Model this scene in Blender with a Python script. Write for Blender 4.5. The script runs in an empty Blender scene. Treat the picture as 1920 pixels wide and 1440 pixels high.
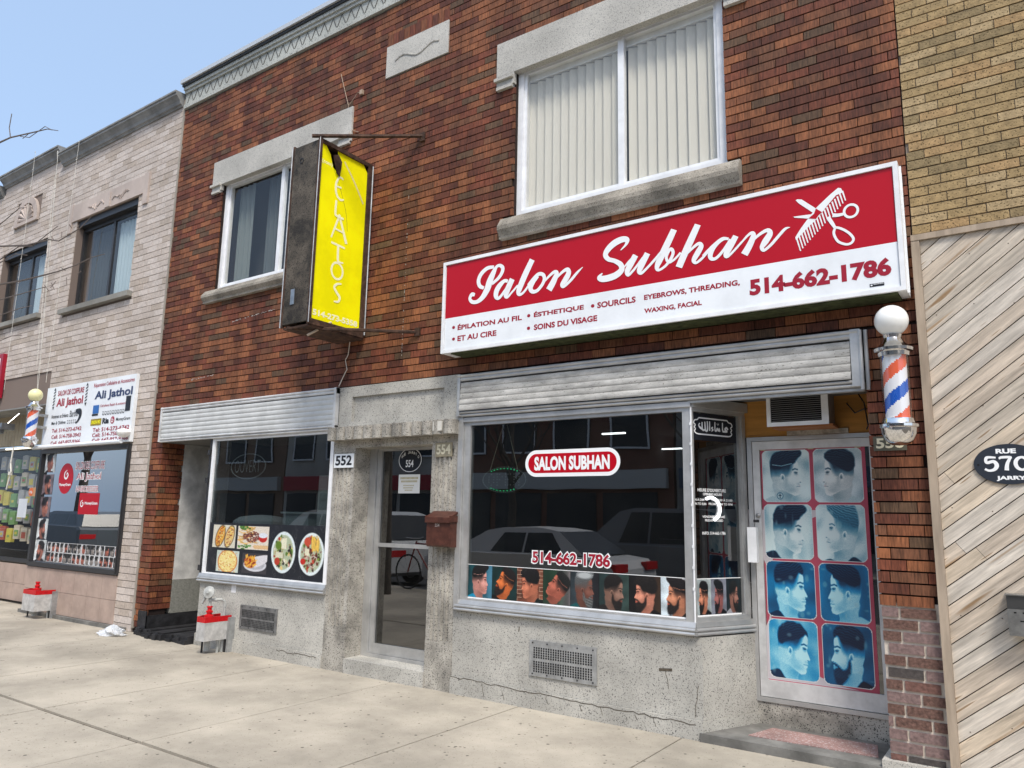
import bpy, bmesh, math, random
import numpy as np
from mathutils import Vector, Matrix
rnd = random.Random(7)
sc = bpy.context.scene
COL = sc.collection
# ------------------------------------------------------------ camera, sky, sun, exposure
cam = bpy.data.cameras.new('camera'); camo = bpy.data.objects.new('camera', cam); COL.objects.link(camo)
R_ = Vector((0.821523, 0.569862, 0.018898)); U_ = Vector((0.083411, -0.152902, 0.984715)); F_ = Vector((-0.564041, 0.80739, 0.173145))
camo.matrix_world = Matrix(((R_.x, U_.x, -F_.x, 0), (R_.y, U_.y, -F_.y, -5.2), (R_.z, U_.z, -F_.z, 1.463), (0, 0, 0, 1)))
cam.sensor_width = 36; cam.lens = 1414.85 / 1920 * 36; cam.clip_end = 800; cam.clip_start = .05
sc.camera = camo
SUN_EL, SUN_AZ = math.radians(56), math.radians(138)      # azimuth from +Y clockwise
wd = bpy.data.worlds.new('World'); sc.world = wd; wd.use_nodes = True
nt = wd.node_tree; bg = nt.nodes['Background']; sky = nt.nodes.new('ShaderNodeTexSky')
sky.sky_type = 'NISHITA'; sky.sun_disc = False; sky.sun_elevation = SUN_EL; sky.sun_rotation = SUN_AZ
sky.air_density = 1.0; sky.dust_density = 4.5; sky.ozone_density = 1.5; sky.altitude = 30
mxs = nt.nodes.new('ShaderNodeMix'); mxs.data_type = 'RGBA'; mxs.inputs['Factor'].default_value = .6; mxs.inputs['B'].default_value = (1.85, 2.55, 3.6, 1)   # thin high haze veiling the whole sky
nt.links.new(sky.outputs[0], mxs.inputs['A']); nt.links.new(mxs.outputs['Result'], bg.inputs[0]); bg.inputs[1].default_value = 0.13
sun = bpy.data.lights.new('sun', 'SUN'); suno = bpy.data.objects.new('sun', sun); COL.objects.link(suno)
sun.energy = 1.35; sun.angle = math.radians(14); sun.color = (1, .95, .87)
sd = Vector((math.sin(SUN_AZ) * math.cos(SUN_EL), math.cos(SUN_AZ) * math.cos(SUN_EL), math.sin(SUN_EL)))
suno.rotation_euler = sd.to_track_quat('Z', 'Y').to_euler(); suno.location = (3, -6, 12)
sc.view_settings.view_transform = 'Standard'; sc.view_settings.look = 'None'
sc.view_settings.exposure = 1.15; sc.view_settings.gamma = 1
try: sc.view_settings.use_curve_mapping = False
except Exception: pass
# ------------------------------------------------------------ materials
MATS = {}
def mat(name, col, rough=.7, metal=0., spec=.4, var=0., vs=3., bump=0., bs=60., aniso=(1, 1, 1), emit=0., speck=None, dirt=0., ds=1.2, ior=1.45, coat=0.):
    """procedural principled material on world position; speck=(scale, threshold, colour)"""
    if name in MATS: return MATS[name]
    m = bpy.data.materials.new(name); m.use_nodes = True; n = m.node_tree.nodes; l = m.node_tree.links
    b = n['Principled BSDF']; b.inputs['Roughness'].default_value = rough; b.inputs['Metallic'].default_value = metal
    b.inputs['Specular IOR Level'].default_value = spec; b.inputs['IOR'].default_value = ior
    if coat: b.inputs['Coat Weight'].default_value = coat
    geo = n.new('ShaderNodeNewGeometry'); mp = n.new('ShaderNodeMapping'); mp.inputs['Scale'].default_value = aniso
    l.new(geo.outputs['Position'], mp.inputs[0])
    def noise(s, d=3, r=.55):
        t = n.new('ShaderNodeTexNoise'); t.inputs['Scale'].default_value = s; t.inputs['Detail'].default_value = d; t.inputs['Roughness'].default_value = r
        l.new(mp.outputs[0], t.inputs['Vector']); return t.outputs['Fac']
    def rng(o, a, b_, c, d):
        t = n.new('ShaderNodeMapRange'); t.inputs[1].default_value = a; t.inputs[2].default_value = b_; t.inputs[3].default_value = c; t.inputs[4].default_value = d
        l.new(o, t.inputs[0]); return t.outputs[0]
    def mul(o1, fo=None, val=None):
        t = n.new('ShaderNodeVectorMath'); t.operation = 'SCALE'; l.new(o1, t.inputs[0])
        l.new(fo, t.inputs['Scale']); return t.outputs[0]
    rgb = n.new('ShaderNodeRGB'); rgb.outputs[0].default_value = (*col, 1); c = rgb.outputs[0]
    if var: c = mul(c, rng(noise(vs, 4), .3, .7, 1 - var, 1 + var))
    if speck:
        for (s, th, sc_) in speck:
            mx = n.new('ShaderNodeMix'); mx.data_type = 'RGBA'
            if s < 0:      # round grains: distance to scattered points, radius varied by a noise
                vo = n.new('ShaderNodeTexVoronoi'); vo.inputs['Scale'].default_value = -s; l.new(mp.outputs[0], vo.inputs['Vector'])
                ad = n.new('ShaderNodeMath'); ad.operation = 'ADD'; l.new(vo.outputs['Distance'], ad.inputs[0]); l.new(rng(noise(-s * .6, 1), .35, .65, -.10, .14), ad.inputs[1]); l.new(rng(ad.outputs[0], th, th + .08, 1, 0), mx.inputs['Factor'])
            else: l.new(rng(noise(s, 1, .3), th, th + .06, 0, 1), mx.inputs['Factor'])
            l.new(c, mx.inputs['A']); mx.inputs['B'].default_value = (*sc_, 1); c = mx.outputs['Result']
    if dirt: c = mul(c, rng(noise(ds, 6, .65), .38, .6, 1 - dirt, 1.05))
    l.new(c, b.inputs['Base Color'])
    if bump:
        bp = n.new('ShaderNodeBump'); bp.inputs['Strength'].default_value = 1; bp.inputs['Distance'].default_value = bump
        l.new(noise(bs, 3), bp.inputs['Height']); l.new(bp.outputs[0], b.inputs['Normal'])
    if emit: b.inputs['Emission Color'].default_value = (*col, 1); b.inputs['Emission Strength'].default_value = emit
    MATS[name] = m; return m
def glassmat(name, tint=.5, tcol=(1, 1, 1), fmul=1.3, ior=1.55, rough=0.0, film=.010):
    m = bpy.data.materials.new(name); m.use_nodes = True; n = m.node_tree.nodes; l = m.node_tree.links; n.clear()
    out = n.new('ShaderNodeOutputMaterial'); mx = n.new('ShaderNodeMixShader'); tr = n.new('ShaderNodeBsdfTransparent'); gl = n.new('ShaderNodeBsdfGlossy')
    tr.inputs[0].default_value = (tint * tcol[0], tint * tcol[1], tint * tcol[2], 1); gl.inputs['Roughness'].default_value = rough
    lw = n.new('ShaderNodeLayerWeight'); lw.inputs[0].default_value = .5
    def mth(op, a, b_, cl=False):
        q = n.new('ShaderNodeMath'); q.operation = op; q.use_clamp = cl
        for i, x in enumerate((a, b_)):
            if isinstance(x, (int, float)): q.inputs[i].default_value = x
            else: l.new(x, q.inputs[i])
        return q.outputs[0]
    gb = n.new('ShaderNodeNewGeometry'); r0 = 2 * ((ior - 1) / (ior + 1)) ** 2
    fr = mth('MULTIPLY', mth('MULTIPLY', mth('ADD', mth('MULTIPLY', mth('POWER', lw.outputs['Facing'], 5.0), 1 - r0), r0), fmul, True), mth('SUBTRACT', 1.0, gb.outputs['Backfacing']))
    geo = n.new('ShaderNodeNewGeometry'); ns = n.new('ShaderNodeTexNoise'); ns.inputs['Scale'].default_value = 1.6; ns.inputs['Detail'].default_value = 1
    l.new(geo.outputs['Position'], ns.inputs['Vector']); bp = n.new('ShaderNodeBump'); bp.inputs['Distance'].default_value = .0015; bp.inputs['Strength'].default_value = .5
    l.new(ns.outputs[0], bp.inputs['Height']); l.new(bp.outputs[0], gl.inputs['Normal'])
    l.new(fr, mx.inputs[0]); l.new(tr.outputs[0], mx.inputs[1]); l.new(gl.outputs[0], mx.inputs[2]); df = n.new('ShaderNodeBsdfDiffuse'); df.inputs[0].default_value = (.55, .55, .52, 1); n2 = n.new('ShaderNodeTexNoise'); n2.inputs['Scale'].default_value = 2.3; n2.inputs['Detail'].default_value = 8; n2.inputs['Roughness'].default_value = .7; n2.inputs['Distortion'].default_value = 1.2
    l.new(geo.outputs['Position'], n2.inputs['Vector']); mr = n.new('ShaderNodeMapRange'); mr.inputs[1].default_value = .45; mr.inputs[2].default_value = .75; mr.inputs[3].default_value = .004; mr.inputs[4].default_value = film; l.new(n2.outputs[0], mr.inputs[0])
    m3 = n.new('ShaderNodeMixShader'); l.new(mr.outputs[0], m3.inputs[0]); l.new(mx.outputs[0], m3.inputs[1]); l.new(df.outputs[0], m3.inputs[2]); l.new(m3.outputs[0], out.inputs[0])
    MATS[name] = m; return m
def printmat(name, rough=.35):
    m = bpy.data.materials.new(name); m.use_nodes = True; n = m.node_tree.nodes; l = m.node_tree.links
    a = n.new('ShaderNodeAttribute'); a.attribute_name = 'Col'; b = n['Principled BSDF']; l.new(a.outputs['Color'], b.inputs['Base Color']); b.inputs['Roughness'].default_value = rough
    MATS[name] = m; return m
BK = [mat('brick_dark_red', (0.1206, 0.0382, 0.021), .72, var=.5, vs=25, bump=.0035, bs=6, aniso=(22, 22, 2.5), dirt=.45, ds=.14),
      mat('brick_red', (0.1775, 0.0526, 0.0269), .72, var=.5, vs=25, bump=.0035, bs=6, aniso=(22, 22, 2.5), dirt=.4, ds=.14),
      mat('brick_orange', (0.2682, 0.0985, 0.0412), .72, var=.5, vs=25, bump=.0035, bs=6, aniso=(22, 22, 2.5), dirt=.4, ds=.14),
      mat('brick_rust', (0.2087, 0.0748, 0.0328), .72, var=.5, vs=25, bump=.0035, bs=6, aniso=(22, 22, 2.5), dirt=.4, ds=.14),
      mat('brick_brown', (0.1611, 0.0658, 0.0331), .72, var=.5, vs=25, bump=.0035, bs=6, aniso=(22, 22, 2.5), dirt=.4, ds=.14),
      mat('brick_olive', (0.1144, 0.0643, 0.0355), .72, var=.5, vs=25, bump=.0035, bs=6, aniso=(22, 22, 2.5), dirt=.35, ds=.14)]
# stretched noise for the vertical striations: aniso multiplies position, so keep noise scales low there
for m_ in BK:
    for nd in m_.node_tree.nodes:
        if nd.type == 'TEX_NOISE': nd.inputs['Scale'].default_value = {25: 4.2, 6: 4.2}.get(round(nd.inputs['Scale'].default_value), nd.inputs['Scale'].default_value)
BKL = [mat('brick_lower_brown', (.135, .076, .060), .85, var=.5, vs=60, bump=.004, bs=70), mat('brick_lower_grey', (.07, .06, .056), .8, var=.35, vs=45, bump=.003, bs=70),
       mat('brick_lower_mauve', (.20, .135, .125), .8, var=.35, vs=45, bump=.003, bs=70), mat('brick_lower_red', (.160, .082, .066), .8, var=.35, vs=45, bump=.003, bs=70)]
BKP = [mat('brick_pink', (.50, .43, .375), .85, var=.16, vs=30, bump=.006, bs=30, dirt=.12), mat('brick_pink_pale', (.57, .50, .445), .85, var=.16, vs=30, bump=.006, bs=30, dirt=.12),
       mat('brick_pink_deep', (.44, .37, .31), .85, var=.16, vs=30, bump=.006, bs=30, dirt=.12)]
YS = [(95, .62, (.10, .07, .03))]
BKY = [mat('brick_yellow', (.345, .245, .120), .85, var=.25, vs=20, bump=.004, bs=80, speck=YS), mat('brick_yellow_pale', (.40, .295, .160), .85, var=.25, vs=20, bump=.004, bs=80, speck=YS),
       mat('brick_yellow_olive', (.25, .185, .095), .85, var=.25, vs=20, bump=.004, bs=80, speck=YS), mat('brick_yellow_orange', (.38, .25, .12), .85, var=.25, vs=20, bump=.004, bs=80, speck=YS)]
MORT_D = mat('mortar_dark', (.020, .012, .010), .95); MORT_P = mat('mortar_pink', (.20, .155, .13), .95); MORT_Y = mat('mortar_grey', (.24, .20, .165), .95, var=.2)
MORT_L = mat('mortar_pale', (.60, .53, .45), .9, var=.15, vs=30)
TERR = mat('terrazzo', (.47, .455, .41), .8, var=.12, vs=2, bump=.002, bs=110, speck=[(-105, .26, (.19, .185, .175)), (-50, .12, (.10, .10, .095))], dirt=.22, ds=1.6)
TERR_W = mat('terrazzo_weathered', (.42, .395, .345), .85, var=.2, vs=3, bump=.003, bs=90, speck=[(-85, .27, (.10, .095, .085))], dirt=.45, ds=4)
TERR_P = mat('terrazzo_pale', (.52, .50, .45), .8, var=.1, vs=2, bump=.002, bs=110, speck=[(-110, .26, (.22, .215, .205))], dirt=.15)
TERR_R = mat('terrazzo_pink', (.36, .22, .20), .7, speck=[(90, .58, (.5, .42, .40))], dirt=.3, ds=5)
SILL = mat('sill_stone', (.33, .30, .25), .9, var=.2, vs=5, bump=.003, bs=90, speck=[(-100, .26, (.13, .11, .085))], dirt=.45, ds=3)
CONC = mat('sidewalk_concrete', (.445, .40, .325), .9, var=.07, vs=1.3, bump=.0025, bs=70, dirt=.32, ds=.75, speck=[(-17, .05, (.13, .115, .09)), (-60, .12, (.30, .27, .21))])
JOINT = mat('joint_dirt', (.10, .085, .065), .95, var=.4, vs=40)
TAR = mat('tar_black', (.022, .022, .024), .6, var=.5, vs=8, bump=.01, bs=14)
STEPC = mat('step_concrete', (.20, .195, .18), .85, var=.3, vs=4, bump=.003, bs=40, dirt=.4, ds=3)
ASPH = mat('asphalt', (.055, .055, .058), .9, var=.2, vs=8, bump=.003, bs=90)
ALU = mat('aluminium', (.50, .50, .49), .42, metal=.55, var=.1, vs=4, dirt=.12, ds=6)
ALU_P = mat('aluminium_pale', (.62, .62, .61), .5, metal=.15, var=.08, vs=5, dirt=.14, ds=5)
VAL_G = mat('shutter_grey', (.55, .56, .55), .6, var=.06, vs=3, dirt=.12, ds=5)
VAL_D = mat('shutter_dusty', (.50, .49, .46), .8, var=.12, vs=6, bump=.002, bs=60, aniso=(1, 1, 3), dirt=.35, ds=4, speck=[(60, .68, (.16, .15, .13))])
WHITE = mat('window_white', (.80, .81, .82), .4, var=.03, vs=3, dirt=.06, ds=8)
BLIND = mat('blind_white', (.66, .635, .575), .7); CURT = mat('curtain_grey', (.62, .68, .72), .9)
PLAST = mat('plaster_white', (.62, .61, .58), .9, var=.1, vs=3, dirt=.3, ds=3); STUC = mat('stucco_grey', (.25, .25, .22), .95, bump=.006, bs=70, var=.2, vs=40)
BLACKM = mat('black_metal', (.03, .03, .032), .45); DARK = mat('dark_void', (.012, .012, .013), .9); DBRONZE = mat('dark_bronze', (.045, .045, .048), .4, metal=.3)
RUST = mat('rusty_steel', (.075, .04, .026), .8, var=.5, vs=25, bump=.002, bs=60, dirt=.5, ds=10); OLDP = mat('old_panel', (.115, .095, .070), .7, speck=[(-90, .30, (.02, .018, .016))], dirt=.75, ds=3.2)
WPAINT = mat('sign_white', (.80, .83, .85), .35, dirt=.05, ds=3); RED = mat('sign_red', (.45, .003, .014), .3, spec=.3); REDL = mat('lettering_red', (.33, .010, .028), .4)
YEL = mat('sign_yellow', (.98, .90, .0), .4, var=.03, vs=3, dirt=.05, ds=3); YELT = mat('sign_yellow_pale', (.97, .96, .62), .4)
BLK = mat('sign_black', (.014, .016, .022), .4); CREAM = mat('cream_paint', (.72, .66, .48), .5); WLET = mat('lettering_white', (.85, .86, .86), .4)
CHROME = mat('chrome', (.78, .78, .78), .09, metal=1); CHR_R = mat('steel_worn', (.42, .42, .41), .35, metal=.9, dirt=.3, ds=12); GALV = mat('galvanised', (.46, .47, .47), .45, metal=.6, dirt=.3, ds=8)
PB_W = mat('pole_white', (.82, .83, .86), .18, coat=.6); PB_B = mat('pole_blue', (.012, .10, .50), .18, coat=.6); PB_R = mat('pole_orange', (.78, .13, .055), .18, coat=.6)
BULB = mat('globe_white', (.86, .86, .82), .25, coat=.5); BULBY = mat('globe_yellowed', (.80, .76, .42), .3)
REDP = mat('red_paint', (.55, .008, .012), .4, dirt=.2, ds=30); GREYP = mat('grey_paint', (.52, .51, .49), .55, var=.08, vs=10, dirt=.25, ds=14); PIPE = mat('pipe_grey', (.42, .43, .41), .5, dirt=.2, ds=20)
BROWNM = mat('brown_enamel', (.085, .030, .020), .42, var=.2, vs=30, dirt=.3, ds=20)
PLY = mat('plywood', (.42, .20, .045), .7, var=.25, vs=3, aniso=(.6, 1, 6), speck=[(7, .74, (.15, .06, .02))])
TILE = mat('wall_tile', (.43, .325, .27), .5, var=.08, vs=1.5, dirt=.15, ds=4); BEIGE = mat('beige_cladding', (.42, .35, .24), .7, dirt=.3)
CORN = mat('cornice_grey', (.27, .27, .26), .7, var=.12, vs=4, bump=.002, dirt=.35, ds=3); STONEP = mat('cast_stone_pink', (.50, .42, .37), .85, dirt=.15, bump=.002, bs=40, var=.1)
FRIEZE = mat('frieze_stone', (.46, .47, .43), .85, speck=[(80, .62, (.14, .15, .14))], dirt=.15, bump=.002); COPD = mat('coping_dark', (.035, .037, .04), .5); COPL = mat('coping_light', (.55, .57, .58), .5, metal=.3)
def woodmat(name, col):
    m = mat(name, col, .8, var=.22, vs=2.2, bump=.0015, bs=14, aniso=(1, 1, 1), dirt=.30, ds=.6, speck=[(2.2, .70, (.30, .21, .13)), (.75, .66, (.34, .22, .12))])
    mp = [x for x in m.node_tree.nodes if x.type == 'MAPPING'][0]
    mp.inputs['Rotation'].default_value = (0, math.radians(38), 0); mp.inputs['Scale'].default_value = (2.0, 1, 26)
    g = mp.inputs[0].links[0].from_socket; m2 = m.node_tree.nodes.new('ShaderNodeMapping'); m2.inputs['Rotation'].default_value = (0, math.radians(38), 0)
    m.node_tree.links.new(g, m2.inputs[0]); m.node_tree.links.new(m2.outputs[0], mp.inputs[0]); mp.inputs['Rotation'].default_value = (0, 0, 0)
    return m
WOODS = [woodmat('wood_pale', (.58, .49, .39)), woodmat('wood_grey', (.56, .49, .40)), woodmat('wood_warm', (.61, .51, .39)), woodmat('wood_silver', (.61, .55, .47))]
WTRIM = mat('wood_trim', (.36, .29, .22), .85, var=.3, vs=20, aniso=(1, 1, .12), bump=.001)
G_SHOP = glassmat('shop_glass', .60, (.95, 1, 1), 1.9, 1.55); G_UP = glassmat('upper_glass', .985, (1, 1, .985), 1.0, 1.45); G_DOOR = glassmat('door_glass', .5, (.95, 1, 1), 2.0, 1.55); G_ALI = glassmat('reflective_glass', .6, (.85, 1, .98), 4.6, 1.6)
G_LEFT = glassmat('left_glass', .95, (1, 1, 1), 1.0, 1.5)
G_CLR = glassmat('clear_tube', .93, (1, 1, 1), 1.0, 1.45)
PRT = printmat('printed_poster', .4)
# ------------------------------------------------------------ mesh helpers
def lin(c): return tuple((x / 12.92 if x <= .04045 else ((x + .055) / 1.055) ** 2.4) for x in c)
class MB:
    def __init__(s): s.v = []; s.f = []; s.m = []; s.mi = 0
    def quad(s, *p):
        b = len(s.v); s.v += [tuple(q) for q in p]; s.f.append(tuple(range(b, b + len(p)))); s.m.append(s.mi); return s
    def box(s, x0, y0, z0, x1, y1, z1):
        b = len(s.v); s.v += [(x0, y0, z0), (x1, y0, z0), (x1, y1, z0), (x0, y1, z0), (x0, y0, z1), (x1, y0, z1), (x1, y1, z1), (x0, y1, z1)]
        for f in ((0, 1, 5, 4), (1, 2, 6, 5), (2, 3, 7, 6), (3, 0, 4, 7), (4, 5, 6, 7), (3, 2, 1, 0)): s.f.append(tuple(b + i for i in f)); s.m.append(s.mi)
        return s
    def prism(s, pl, pts, w0, w1):
        """polygon in plane coordinates extruded along the plane normal from w0 to w1"""
        a = sum(pts[i][0] * pts[(i + 1) % len(pts)][1] - pts[(i + 1) % len(pts)][0] * pts[i][1] for i in range(len(pts)))
        if a < 0: pts = pts[::-1]
        b = len(s.v); n = len(pts)
        s.v += [tuple(pl(u, v, w0)) for u, v in pts] + [tuple(pl(u, v, w1)) for u, v in pts]
        s.f.append(tuple(range(b + n, b + 2 * n))); s.m.append(s.mi); s.f.append(tuple(range(b + n - 1, b - 1, -1))); s.m.append(s.mi)
        for i in range(n): j = (i + 1) % n; s.f.append((b + i, b + j, b + n + j, b + n + i)); s.m.append(s.mi)
        return s
    def flat(s, pl, pts, w):
        a = sum(pts[i][0] * pts[(i + 1) % len(pts)][1] - pts[(i + 1) % len(pts)][0] * pts[i][1] for i in range(len(pts)))
        if a < 0: pts = pts[::-1]
        return s.quad(*[pl(u, v, w) for u, v in pts])
    def tube(s, pts, r, n=8, cap=True):
        pts = [Vector(p) for p in pts]; rs = r if isinstance(r, (list, tuple)) else [r] * len(pts); b = len(s.v); prev = None
        for i, p in enumerate(pts):
            d = (pts[min(i + 1, len(pts) - 1)] - pts[max(i - 1, 0)]).normalized()
            if prev is None: prev = d.orthogonal().normalized()
            a = (prev - d * prev.dot(d)).normalized(); prev = a; c = d.cross(a)
            for k in range(n):
                t = 2 * math.pi * k / n; s.v.append(tuple(p + (a * math.cos(t) + c * math.sin(t)) * rs[i]))
        for i in range(len(pts) - 1):
            for k in range(n):
                q = (k + 1) % n; s.f.append((b + i * n + k, b + i * n + q, b + (i + 1) * n + q, b + (i + 1) * n + k)); s.m.append(s.mi)
        if cap:
            s.f.append(tuple(b + k for k in range(n - 1, -1, -1))); s.m.append(s.mi); e = b + (len(pts) - 1) * n; s.f.append(tuple(e + k for k in range(n))); s.m.append(s.mi)
        return s
    def lathe(s, cx, cy, prof, n=28, mf=None):
        """prof: list of (r, z)"""
        b = len(s.v)
        for r, z in prof:
            for k in range(n): t = 2 * math.pi * k / n; s.v.append((cx + r * math.cos(t), cy + r * math.sin(t), z))
        for i in range(len(prof) - 1):
            for k in range(n):
                q = (k + 1) % n; s.f.append((b + i * n + k, b + i * n + q, b + (i + 1) * n + q, b + (i + 1) * n + k))
                s.m.append(mf(i, k) if mf else s.mi)
        return s
    def build(s, name, mats, parent=None, smooth=False, **props):
        me = bpy.data.meshes.new(name); me.from_pydata(s.v, [], s.f)
        if not isinstance(mats, (list, tuple)): mats = [mats]
        for m in mats: me.materials.append(m)
        me.polygons.foreach_set('material_index', s.m)
        if smooth:
            me.polygons.foreach_set('use_smooth', [True] * len(me.polygons))
            try: me.set_sharp_from_angle(angle=math.radians(38))
            except Exception: pass
        me.update()
        return link(name, me, parent, **props)
def link(name, me, parent=None, **props):
    o = bpy.data.objects.new(name, me); COL.objects.link(o)
    if parent is not None:
        o.parent = parent
        if parent.type == 'EMPTY': o.location = -parent.location
    elif me is not None and len(me.vertices):
        c = np.empty(len(me.vertices) * 3); me.vertices.foreach_get('co', c); c = c.reshape(-1, 3)
        p = Vector((float((c[:, 0].min() + c[:, 0].max()) / 2), float((c[:, 1].min() + c[:, 1].max()) / 2), float(c[:, 2].min())))
        me.transform(Matrix.Translation(-p)); o.location = p
    for k, v in props.items(): o[k] = v
    return o
def thing(name, loc, label, cat, group=None):
    o = bpy.data.objects.new(name, None); COL.objects.link(o); o.location = loc; o.empty_display_size = .2
    o['label'] = label; o['category'] = cat
    if group: o['group'] = group
    return o
def FP(y): return lambda u, v, w=0.: (u, y - w, v)              # facade-parallel plane, w towards the street
A0 = Vector((-2.04, 0, 0)); SDIR = Vector((.23, .5, 0)).normalized(); SNOR = Vector((.5, -.23, 0)).normalized()
def SP(u, v, w=0.): p = A0 + SDIR * u + SNOR * w; return (p.x, p.y, v)   # angled side window plane
def YP(X): return lambda u, v, w=0.: (X + w, u, v)              # plane facing +X, u runs into the wall
def ribbon(mb, pl, pts, w, closed=False, k=6):
    """smooth strip of varying width: pts (u, v, width)"""
    P = [np.array(p, float) for p in pts]; n = len(P); out = []; wq = lambda i_, m_: w + .0007 * i_ / max(1, m_)
    g = lambda i: P[i % n] if closed else P[max(0, min(n - 1, i))]
    for i in range(n if closed else n - 1):
        a, b, c, d = g(i - 1), g(i), g(i + 1), g(i + 2)
        for j in range(k):
            t = j / k; out.append(.5 * (2 * b + (c - a) * t + (2 * a - 5 * b + 4 * c - d) * t * t + (3 * b - a - 3 * c + d) * t ** 3))
    if not closed: out.append(P[-1])
    m = len(out); L = []; Rr = []
    for i, q in enumerate(out):
        a = out[(i - 1) % m] if closed or i else q; b = out[(i + 1) % m] if closed or i < m - 1 else q
        d = (b - a)[:2]; d = d / (np.linalg.norm(d) + 1e-9); nn = np.array([-d[1], d[0]]) * max(q[2], .002) / 2
        L.append(q[:2] + nn); Rr.append(q[:2] - nn)
    b0 = len(mb.v)
    for i, (a, b) in enumerate(zip(L, Rr)): ww = w if closed else wq(i, m); mb.v.append(tuple(pl(a[0], a[1], ww))); mb.v.append(tuple(pl(b[0], b[1], ww)))
    for i in range(m if closed else m - 1):
        j = (i + 1) % m; mb.f.append((b0 + 2 * i, b0 + 2 * i + 1, b0 + 2 * j + 1, b0 + 2 * j)); mb.m.append(mb.mi)
    return mb
def ell(cx, cy, rx, ry, n=36): return [(cx + rx * math.cos(2 * math.pi * i / n), cy + ry * math.sin(2 * math.pi * i / n)) for i in range(n)]
_txt = {}
def text_geo(s, bold=.012, shear=0.):
    key = (s, bold, shear)
    if key in _txt: return _txt[key]
    cu = bpy.data.curves.new('t', 'FONT'); cu.body = s; cu.size = 1; cu.offset = bold; cu.shear = shear; cu.resolution_u = 3
    o = bpy.data.objects.new('t', cu); COL.objects.link(o); dg = bpy.context.evaluated_depsgraph_get(); dg.update()
    me = bpy.data.meshes.new_from_object(o.evaluated_get(dg)); bpy.data.objects.remove(o)
    v = [(a.co.x, a.co.y) for a in me.vertices]; f = [tuple(p.vertices) for p in me.polygons]; bpy.data.meshes.remove(me); _txt[key] = (v, f); return v, f
def text(mb, pl, s, u0, v0, u1, v1, w=.001, bold=.012, shear=0.):
    v, f = text_geo(s, bold, shear)
    if not v: return mb
    xs = [p[0] for p in v]; ys = [p[1] for p in v]; ax, bx, ay, by = min(xs), max(xs), min(ys), max(ys); b = len(mb.v)
    for x, y in v: mb.v.append(tuple(pl(u0 + (x - ax) / (bx - ax) * (u1 - u0), v0 + (y - ay) / (by - ay) * (v1 - v0), w)))
    for q in f: mb.f.append(tuple(b + i for i in q)); mb.m.append(mb.mi)
    return mb
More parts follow.
